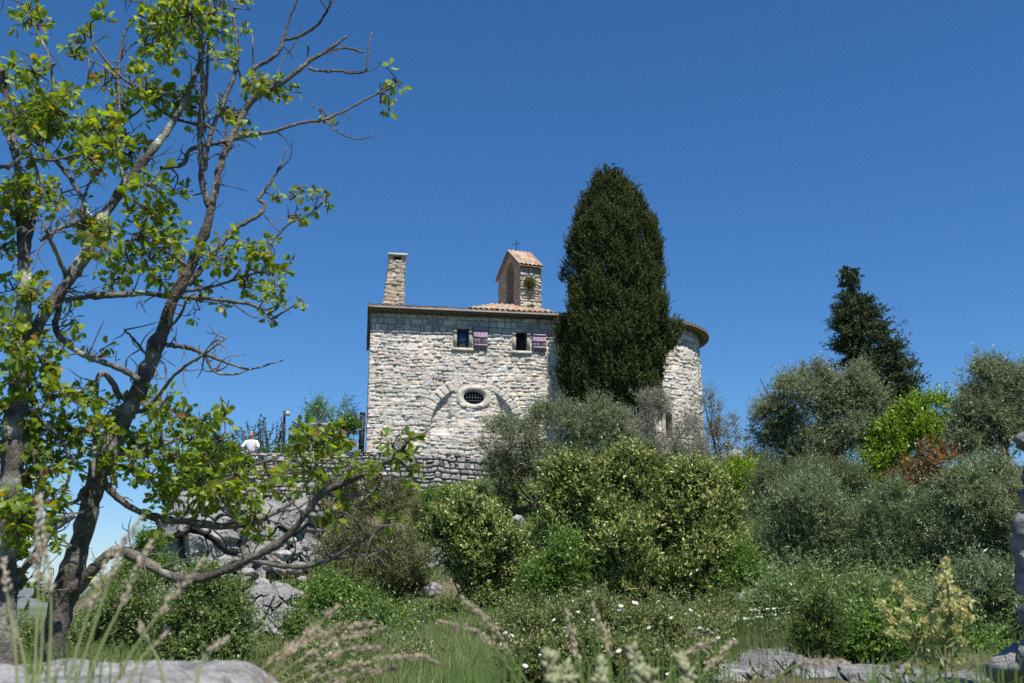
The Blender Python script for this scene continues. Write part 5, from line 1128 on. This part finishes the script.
# bare side twigs along the limbs
for _ in range(520):
    i = rng.integers(0, len(S)); x, y, Y = S[i]
    if y > 600 or x < -5 or (x > 235 and y < 400 and rng.random() < .85): continue
    tr = 'C' if x < 75 and (x < 60 or y < 330) else 'A'
    a = P(x, y, Y); L1 = rng.uniform(.05, .22); d = nrm(rng.normal(0, 1, 3) + V3(.3, 0, .3)); e = a + d * L1; m_ = (a + e) / 2 + rng.normal(0, .018, 3)
    add_tube(TW[tr], catmull([a, m_, e], 3), np.linspace(.005, .0016, 7), 4, V3(.14, .12, .10) * rng.uniform(.7, 1.3), cap=False)
    if rng.random() < .6:
        e2 = m_ + nrm(d + rng.normal(0, .7, 3)) * L1 * .5; add_tube(TW[tr], [m_, (m_ + e2) / 2 + rng.normal(0, .008, 3), e2], [.003, .0025, .0012], 4, (.13, .11, .09), cap=False)
for tr, lab, bx, by in (('A', "twisted oak with dark leaning trunk, half-bare branches and fresh lobed leaves", 46, YA), ('C', "lichen-spotted oak trunk at the left edge with a thick limb rising to the right", 4, YC)):
    b = P(bx, 700, by); t = thing("oak_tree", lab, "tree", (b[0], by, float(ground(b[0], by))))
    mb = TR[tr]; c0 = P(bx, 705, by); add_tube(mb, [V3(c0[0] - .03, by, float(ground(c0[0], by)) - .15), c0], [.14, .085], 14, (.06, .05, .042), .2, 3)
    mb.build("trunk", M_BARK, t, True); TW[tr].build("twigs", M_WOOD, t); LV[tr].build("crown", M_OAKLEAF, t)

# ------------------------------------------------------------------ grass stalks close to the viewer
rng = np.random.default_rng(123)
SP_T = np.array([(0, 0, 0), (.35, .5, 0), (.35, 0, .5), (.35, -.5, 0), (.35, 0, -.5), (1, 0, 0)]); SP_F = [np.array([[0, 2, 1], [0, 3, 2], [0, 4, 3], [0, 1, 4], [5, 1, 2], [5, 2, 3], [5, 3, 4], [5, 4, 1]])]
def stalk(name, label, group, pts, Y, head, dens, size, scol, hcol, w=3.0, spread=.5, plump=.45, cat="grass stalk"):
    """pts: pixel path from the foot to the tip; the last share 'head' of it carries spikelets"""
    p = catmull([P(x, y, Y + .02 * i) for i, (x, y) in enumerate(pts)], 8); k = mpp(Y)
    foot = p[0] + V3(rng.normal(0, .03), .02, 0); g = float(ground(foot[0], Y)); 
    path = np.vstack([[foot[0] - (p[3][0] - p[0][0]) * .6, Y, g - .02], p]); t = thing(name, label, cat, path[0], group)
    mb = MB(); add_tube(mb, path, np.linspace(w * k / 2, w * k / 5, len(path)), 6, scol, cap=False); mb.build("stem", M_STRAW, t)
    l = np.concatenate([[0], np.cumsum(np.linalg.norm(np.diff(p, axis=0), axis=1))]); n = max(8, int(dens * head * l[-1] / k))
    tt = rng.uniform(1 - head, 1, n) * l[-1]; o = np.stack([np.interp(tt, l, p[:, j]) for j in range(3)], 1); tg = nrm(np.stack([np.interp(tt + .004, l, p[:, j], ) for j in range(3)], 1) - np.stack([np.interp(tt - .004, l, p[:, j]) for j in range(3)], 1) + 1e-6)
    f = (tt / l[-1] - 1 + head) / head; env = np.sin(np.clip(f * .9 + .1, 0, 1) * math.pi) ** .6
    d = nrm(tg + rng.normal(0, spread, (n, 3))); o = o + rng.normal(0, 1, (n, 3)) * (size * k * .33 * env)[:, None]
    z, y = frames(d, rng); s = size * k * rng.uniform(.7, 1.3, n)
    mb = MB(); add_inst(mb, SP_T, SP_F, o, d, y, z, np.stack([s, s * plump, s * plump], 1), np.array(hcol) * rng.uniform(.7, 1.25, (n, 1)))
    add_tube(mb, p[int(len(p) * (1 - head)):], .5 * k, 4, hcol, cap=False); mb.build("seed_head", M_STRAW, t)
DRY, DRYS, GRN, GRNS = (.50, .42, .32), (.30, .26, .15), (.33, .35, .20), (.17, .23, .07)
ga = "dry grass stalks bent to the right along the bottom"
for lab, pts, hd in [("dry seed head rising steeply in the fan left of the grass bank", [(262, 690), (285, 660), (310, 632), (340, 605)], .75), ("dry seed head on the upper arc of the fan left of the grass bank", [(258, 690), (290, 652), (330, 632), (372, 622)], .7),
                     ("dry seed head on the middle arc of the fan left of the grass bank", [(262, 690), (300, 660), (345, 638), (384, 628)], .72), ("dry seed head on the flatter arc of the fan left of the grass bank", [(270, 690), (310, 668), (345, 650), (380, 648)], .7),
                     ("longest and lowest dry seed head of the fan, reaching right over the bank", [(275, 692), (320, 676), (370, 662), (412, 656), (440, 664)], .8), ("low dry seed head lying along the ledge's end", [(280, 695), (330, 685), (370, 672), (395, 668)], .7), ("short dry seed head at the left of the fan", [(250, 690), (262, 668), (285, 650), (300, 640)], .6)]:
    stalk("dry_grass_stalk", lab, ga, pts, 1.55, hd, 1.0, 6.5, DRYS, DRY, 1.8, .25, .28)
gb2 = "tall grass stalks before the slope"
for lab, pts, hd, col in [("tall bent stalk with a thick pinkish head crossing the grass bank", [(540, 705), (510, 655), (488, 622), (462, 598)], .6, DRY), ("tall bent stalk with a thinner head below the thick pinkish one", [(530, 705), (500, 655), (475, 632), (442, 622)], .5, DRY),
                     ("upright stalk with a pinkish head in the rock rose patch", [(584, 705), (580, 670), (574, 645), (567, 612)], .6, DRY), ("upright stalk right of the other one, head leaning left", [(614, 705), (611, 670), (606, 640), (593, 606)], .55, DRY),
                     ("straw-coloured stalk leaning right below the narrow ledge rock", [(655, 705), (672, 670), (690, 652), (716, 640)], .5, DRY), ("stalk arching right towards the cracked rock", [(690, 705), (705, 672), (720, 655), (735, 640)], .6, DRY), ("stalk with its seed head lying across the long grey rock", [(760, 700), (785, 672), (812, 662), (848, 663)], .55, DRY)]:
    stalk("tall_grass_stalk", lab, gb2, pts, 1.7, hd, 1.1, 6, GRNS, col, 2.0, .25, .3)
gc2 = "plump pale green seed heads at the bottom edge"
for lab, pts in [("plump pale green seed head, leftmost at the bottom edge", [(562, 720), (558, 695), (553, 678), (550, 655)]), ("plump pale green seed head just right of the leftmost one", [(572, 720), (571, 700), (568, 682), (566, 668)]), ("plump pale green seed head under the leaning stalk", [(605, 720), (604, 700), (602, 685), (601, 665)]),
                 ("tallest plump pale green seed head at the bottom edge", [(640, 720), (640, 695), (637, 675), (632, 650)]), ("small plump seed head tinted pink at the bottom edge", [(655, 720), (654, 702), (652, 690), (646, 672)]), ("plump pale green seed head, rightmost at the bottom edge", [(690, 720), (690, 700), (687, 680), (682, 660)])]:
    stalk("plump_grass_head", lab, gc2, pts, 1.5, .62, 2.6, 10, GRNS, GRN, 3, .9, .6)
gd = "blurred grass stalks before the oak trunk"
gi = 0
LABS = ["leftmost thin stalk before the left oak", "thin stalk bending right in front of the left oak", "stalk just left of the dark oak trunk", "straight stalk over the foot of the oak trunk", "stalk with a pale head just right of the oak trunk", "thick stalk rising right of the oak trunk, head to the right", "thick stalk beside it with a longer head",
        "slender stalk reaching the horizontal limb", "stalk leaning far right before the round bush", "stalk crossing another in front of the dark bush", "second stalk of the crossing pair", "short stalk in front of the round bush"]
for lab, pts, hd in zip(LABS, [[(18, 690), (14, 640), (8, 600), (4, 560)], [(28, 690), (22, 650), (12, 625), (0, 608)], [(34, 690), (36, 640), (38, 600), (36, 520)], [(48, 690), (50, 650), (51, 600), (46, 548)],
                     [(66, 690), (80, 640), (96, 590), (110, 548)], [(72, 690), (90, 640), (106, 590), (125, 540), (147, 512)], [(84, 690), (104, 640), (124, 600), (135, 570), (150, 545)], [(38, 690), (42, 640), (44, 560), (40, 500)],
                     [(110, 690), (140, 640), (170, 600), (205, 560)], [(125, 690), (140, 660), (155, 645), (168, 630)], [(166, 690), (158, 660), (150, 645), (140, 625)], [(196, 690), (200, 665), (212, 650), (226, 640)]], [.3, .5, .4, .35, .5, .45, .5, .3, .5, .3, .3, .5]):
    stalk("blurred_grass_stalk", lab, gd, pts, 1.35, hd, .9, 6.5, (.24, .27, .12), (.50, .43, .34), 3.2, .3, .35)
# bright blades among the stalks
mb = MB()
for i in range(260):
    x0 = rng.choice([rng.uniform(20, 140), rng.uniform(440, 520), rng.uniform(560, 720), rng.uniform(860, 1010)]); Y = rng.uniform(1.5, 2.6); hh = rng.uniform(20, 75) * (1.0 if x0 < 860 else .7); l = rng.normal(0, 18)
    a = P(x0, 700, Y); b = P(x0 + l * .4, 700 - hh * .6, Y); e = P(x0 + l, 700 - hh, Y); a[2] = min(a[2], b[2] - .1) - .2
    w_ = mpp(Y) * 1.1; c = V3(.12, .19, .05) * rng.uniform(.7, 1.3)
    mb.add([a - V3(w_, 0, 0), a + V3(w_, 0, 0), b + V3(w_ * .8, 0, 0), b - V3(w_ * .8, 0, 0), e], [(0, 1, 2, 3), (3, 2, 4)], c)
stuff(mb.build("near_grass", M_GRASS))
# yellow flower spray at the lower right
fs = thing("yellow_flower_spray", "tall loose spray of pale yellow flower clusters at the lower right", "flowering plant", P(940, 720, 3.9)); Y = 3.9; kk = mpp(Y)
FLC = [(945, 568, 4), (947, 580, 4), (950, 590, 6), (938, 580, 3), (956, 592, 5), (943, 598, 5), (960, 604, 5), (950, 606, 7), (940, 612, 6), (957, 616, 7), (945, 622, 8), (934, 618, 6), (963, 612, 4), (930, 610, 5), (900, 590, 5), (906, 598, 4), (908, 606, 5), (918, 606, 4), (880, 604, 4), (886, 613, 4), (892, 622, 4), (922, 622, 5), (938, 634, 6), (925, 634, 4), (905, 620, 4), (900, 612, 4), (955, 630, 5), (964, 625, 4), (970, 618, 3), (903, 637, 4), (915, 645, 4), (932, 650, 4), (948, 645, 4), (962, 642, 3), (890, 632, 3), (968, 600, 3), (946, 560, 2), (896, 583, 3), (941, 640, 4), (926, 660, 3), (960, 660, 3), (895, 668, 3), (908, 670, 3)]
ms = MB(); hub = [P(x, y, Y) for x, y in ((938, 660), (944, 630), (920, 640), (950, 610))]
ft = P(940, 700, Y); ft[2] = float(ground(ft[0], Y)) - .03
for h_ in hub: add_tube(ms, catmull([ft, (ft + h_) / 2 + rng.normal(0, .02, 3), h_], 4), np.linspace(.009, .005, 9), 6, (.16, .19, .08), cap=False)
add_tube(ms, [hub[1], hub[3], P(946, 562, Y)], [.006, .004, .002], 5, (.18, .2, .08), cap=False)
lv = MB()
for x, y, r in FLC:
    c = P(x, y, Y + rng.normal(0, .08)); j = min(range(4), key=lambda q: np.linalg.norm(hub[q] + V3(0, 0, -.05) - c)); a = hub[j]
    add_tube(ms, catmull([a, (a + c) / 2 + V3(0, 0, -.015), c], 3), np.linspace(.004, .002, 7), 4, (.17, .19, .08), cap=False)
    n = int(16 + r * 7); d = nrm(rng.normal(size=(n, 3))); o = c + d * rng.uniform(.2, 1, (n, 1)) * r * kk * .8; z, yv = frames(d, rng); s = rng.uniform(.6, 1.2, n) * .017
    mb = MB(); add_inst(mb, KITE, KITE_F, o, d, yv, z, np.stack([s, s * .8, s], 1), np.array((.52, .50, .22)) * rng.uniform(.75, 1.2, (n, 1)))
    mb.add(c + ICO[1][0] * r * kk * .4, [ICO[1][1]], (.36, .37, .15)); mb.build("flower_cluster", M_PETAL, fs)
o = np.array([ft + (hub[rng.integers(0, 3)] - ft) * rng.uniform(.25, 1.1) + rng.normal(0, .07, 3) for _ in range(700)]); d = nrm(rng.normal(0, .7, (700, 3)) + V3(0, 0, .6)); z, yv = frames(d, rng); s = rng.uniform(.6, 1.3, 700) * .045
add_inst(lv, KITE, KITE_F, o, d, yv, z, np.stack([s, s * .22, s], 1), np.array((.15, .20, .07)) * rng.uniform(.7, 1.3, (700, 1)))
ms.build("stem", M_WOOD, fs); lv.build("leaves", M_LEAF, fs)

# ------------------------------------------------------------------ person on the terrace
PY = 36.9; hp = P(252.3, 435.6, PY)                            # middle of the head
g = hp[2] - 1.60
pt = thing("person", "person in a white shirt leaning on the terrace wall", "person", (hp[0], PY, g))
def skin_body(name, joints, edges, material, parent, sub=2):
    me = bpy.data.meshes.new(name); names = list(joints); idx = {n: i for i, n in enumerate(names)}
    o0 = ORG[parent.name]
    me.from_pydata([tuple(np.array(joints[n][0]) + np.array((hp[0], PY, g)) - o0) for n in names], [(idx[a], idx[b]) for a, b in edges], [])
    o = bpy.data.objects.new(name, me); COL.objects.link(o); o.parent = parent; ORG[o.name] = o0
    sk = o.modifiers.new("skin", 'SKIN'); sk.use_smooth_shade = True
    me.skin_vertices.new() if not me.skin_vertices else None
    for n in names:
        r = joints[n][1]; me.skin_vertices[0].data[idx[n]].radius = (r, r) if np.isscalar(r) else r
    me.skin_vertices[0].data[0].use_root = True
    ss = o.modifiers.new("sub", 'SUBSURF'); ss.levels = sub; ss.render_levels = sub
    me.materials.append(material); return o
J = {'pelvis': ((0, .05, .93), (.15, .11)), 'waist': ((0, .0, 1.12), (.14, .105)), 'chest': ((0, -.05, 1.30), (.15, .11)), 'neck0': ((0, -.07, 1.43), .06), 'neck': ((0, -.09, 1.49), .06), 'head0': ((0, -.11, 1.56), (.088, .092)), 'head': ((0, -.11, 1.64), (.098, .11)), 'crown': ((0, -.10, 1.715), (.07, .08))}
E = [('pelvis', 'waist'), ('waist', 'chest'), ('chest', 'neck0'), ('neck0', 'neck'), ('neck', 'head0'), ('head0', 'head'), ('head', 'crown')]
for s, n in ((-1, 'l'), (1, 'r')):
    J.update({'sh' + n: ((s * .19, -.06, 1.36), .058), 'el' + n: ((s * .30, -.16, 1.16), .042), 'wr' + n: ((s * .24, -.42, 1.12), .028), 'hd' + n: ((s * .22, -.50, 1.11), (.036, .018)), 'hp' + n: ((s * .09, .05, .88), .088), 'kn' + n: ((s * .10, .03, .48), .058), 'an' + n: ((s * .10, .06, .09), .04), 'to' + n: ((s * .11, -.10, .04), (.04, .03))})
    E += [('chest', 'sh' + n), ('sh' + n, 'el' + n), ('el' + n, 'wr' + n), ('wr' + n, 'hd' + n), ('pelvis', 'hp' + n), ('hp' + n, 'kn' + n), ('kn' + n, 'an' + n), ('an' + n, 'to' + n)]
    for f in range(5):
        fx = s * .22 + (f - 2) * .018; ln = (.05, .075, .082, .075, .058)[f] if s > 0 else (.058, .075, .082, .075, .05)[f]
        J['f%s%d' % (n, f)] = ((fx, -.535, 1.108), .008); J['g%s%d' % (n, f)] = ((fx, -.535 - ln, 1.09), .006); E += [('hd' + n, 'f%s%d' % (n, f)), ('f%s%d' % (n, f), 'g%s%d' % (n, f))]
    J['nose'] = ((0, -.205, 1.615), .012)
E.append(('head', 'nose'))
skin_body("body", J, E, M_SKIN, pt)
G2 = 1.16
JS = {k: (J[k][0], tuple(np.atleast_1d(J[k][1]) * G2 + .012) if not np.isscalar(J[k][1]) else J[k][1] * G2 + .012) for k in ('pelvis', 'waist', 'chest', 'neck0', 'shl', 'shr', 'ell', 'elr')}
JS['wl'] = ((-.27, -.29, 1.14), .045); JS['wr_'] = ((.27, -.29, 1.14), .045)
skin_body("shirt", JS, [('pelvis', 'waist'), ('waist', 'chest'), ('chest', 'neck0'), ('chest', 'shl'), ('chest', 'shr'), ('shl', 'ell'), ('shr', 'elr'), ('ell', 'wl'), ('elr', 'wr_')], M_SHIRT, pt)
JT = {k: (J[k][0], tuple(np.atleast_1d(J[k][1]) + .016) if not np.isscalar(J[k][1]) else J[k][1] + .016) for k in ('hpl', 'hpr', 'knl', 'knr', 'anl', 'anr')}; JT = {'pv': ((0, .05, .90), (.16, .12)), **JT}
skin_body("trousers", JT, [('pv', 'hpl'), ('pv', 'hpr'), ('hpl', 'knl'), ('hpr', 'knr'), ('knl', 'anl'), ('knr', 'anr')], M_CLOTH, pt)
v, f = ICO[3]; hv = v[:, :] * V3(.092, .108, .092) + V3(hp[0], PY - .085, g + 1.655); keep = (hv[:, 2] > g + 1.655 + .03) | (hv[:, 1] > PY - .06) & (hv[:, 2] > g + 1.58)
mb = MB(); mb.add(hv, [f[keep[f].all(1)]], (.3, .29, .27)); mb.build("hair", M_HAIR, pt, True)
mb = MB()
for s in (-1, 1): mb.add(ICO[1][0] * .011 + V3(hp[0] + s * .032, PY - .195, g + 1.64), [ICO[1][1]])
mb.build("eyes", M_DARK, pt)

# ------------------------------------------------------------------ air: even haze over the whole valley
mb = MB(); e = 11600.0; add_box(mb, V3(-e, -e, -150), V3(2 * e, 0, 0), V3(0, 2 * e, 0), V3(0, 0, 312))
hz = stuff(mb.build("haze", bpy.data.materials.new("haze_air")))
m = hz.data.materials[0]; m.use_nodes = True; t = m.node_tree; t.nodes.clear()
ou_ = t.nodes.new("ShaderNodeOutputMaterial"); pv = t.nodes.new("ShaderNodeVolumePrincipled")
pv.inputs["Color"].default_value = (0.80, 0.88, 1.0, 1); pv.inputs["Density"].default_value = 0.00005; pv.inputs["Anisotropy"].default_value = 0.2
t.links.new(pv.outputs["Volume"], ou_.inputs["Volume"])
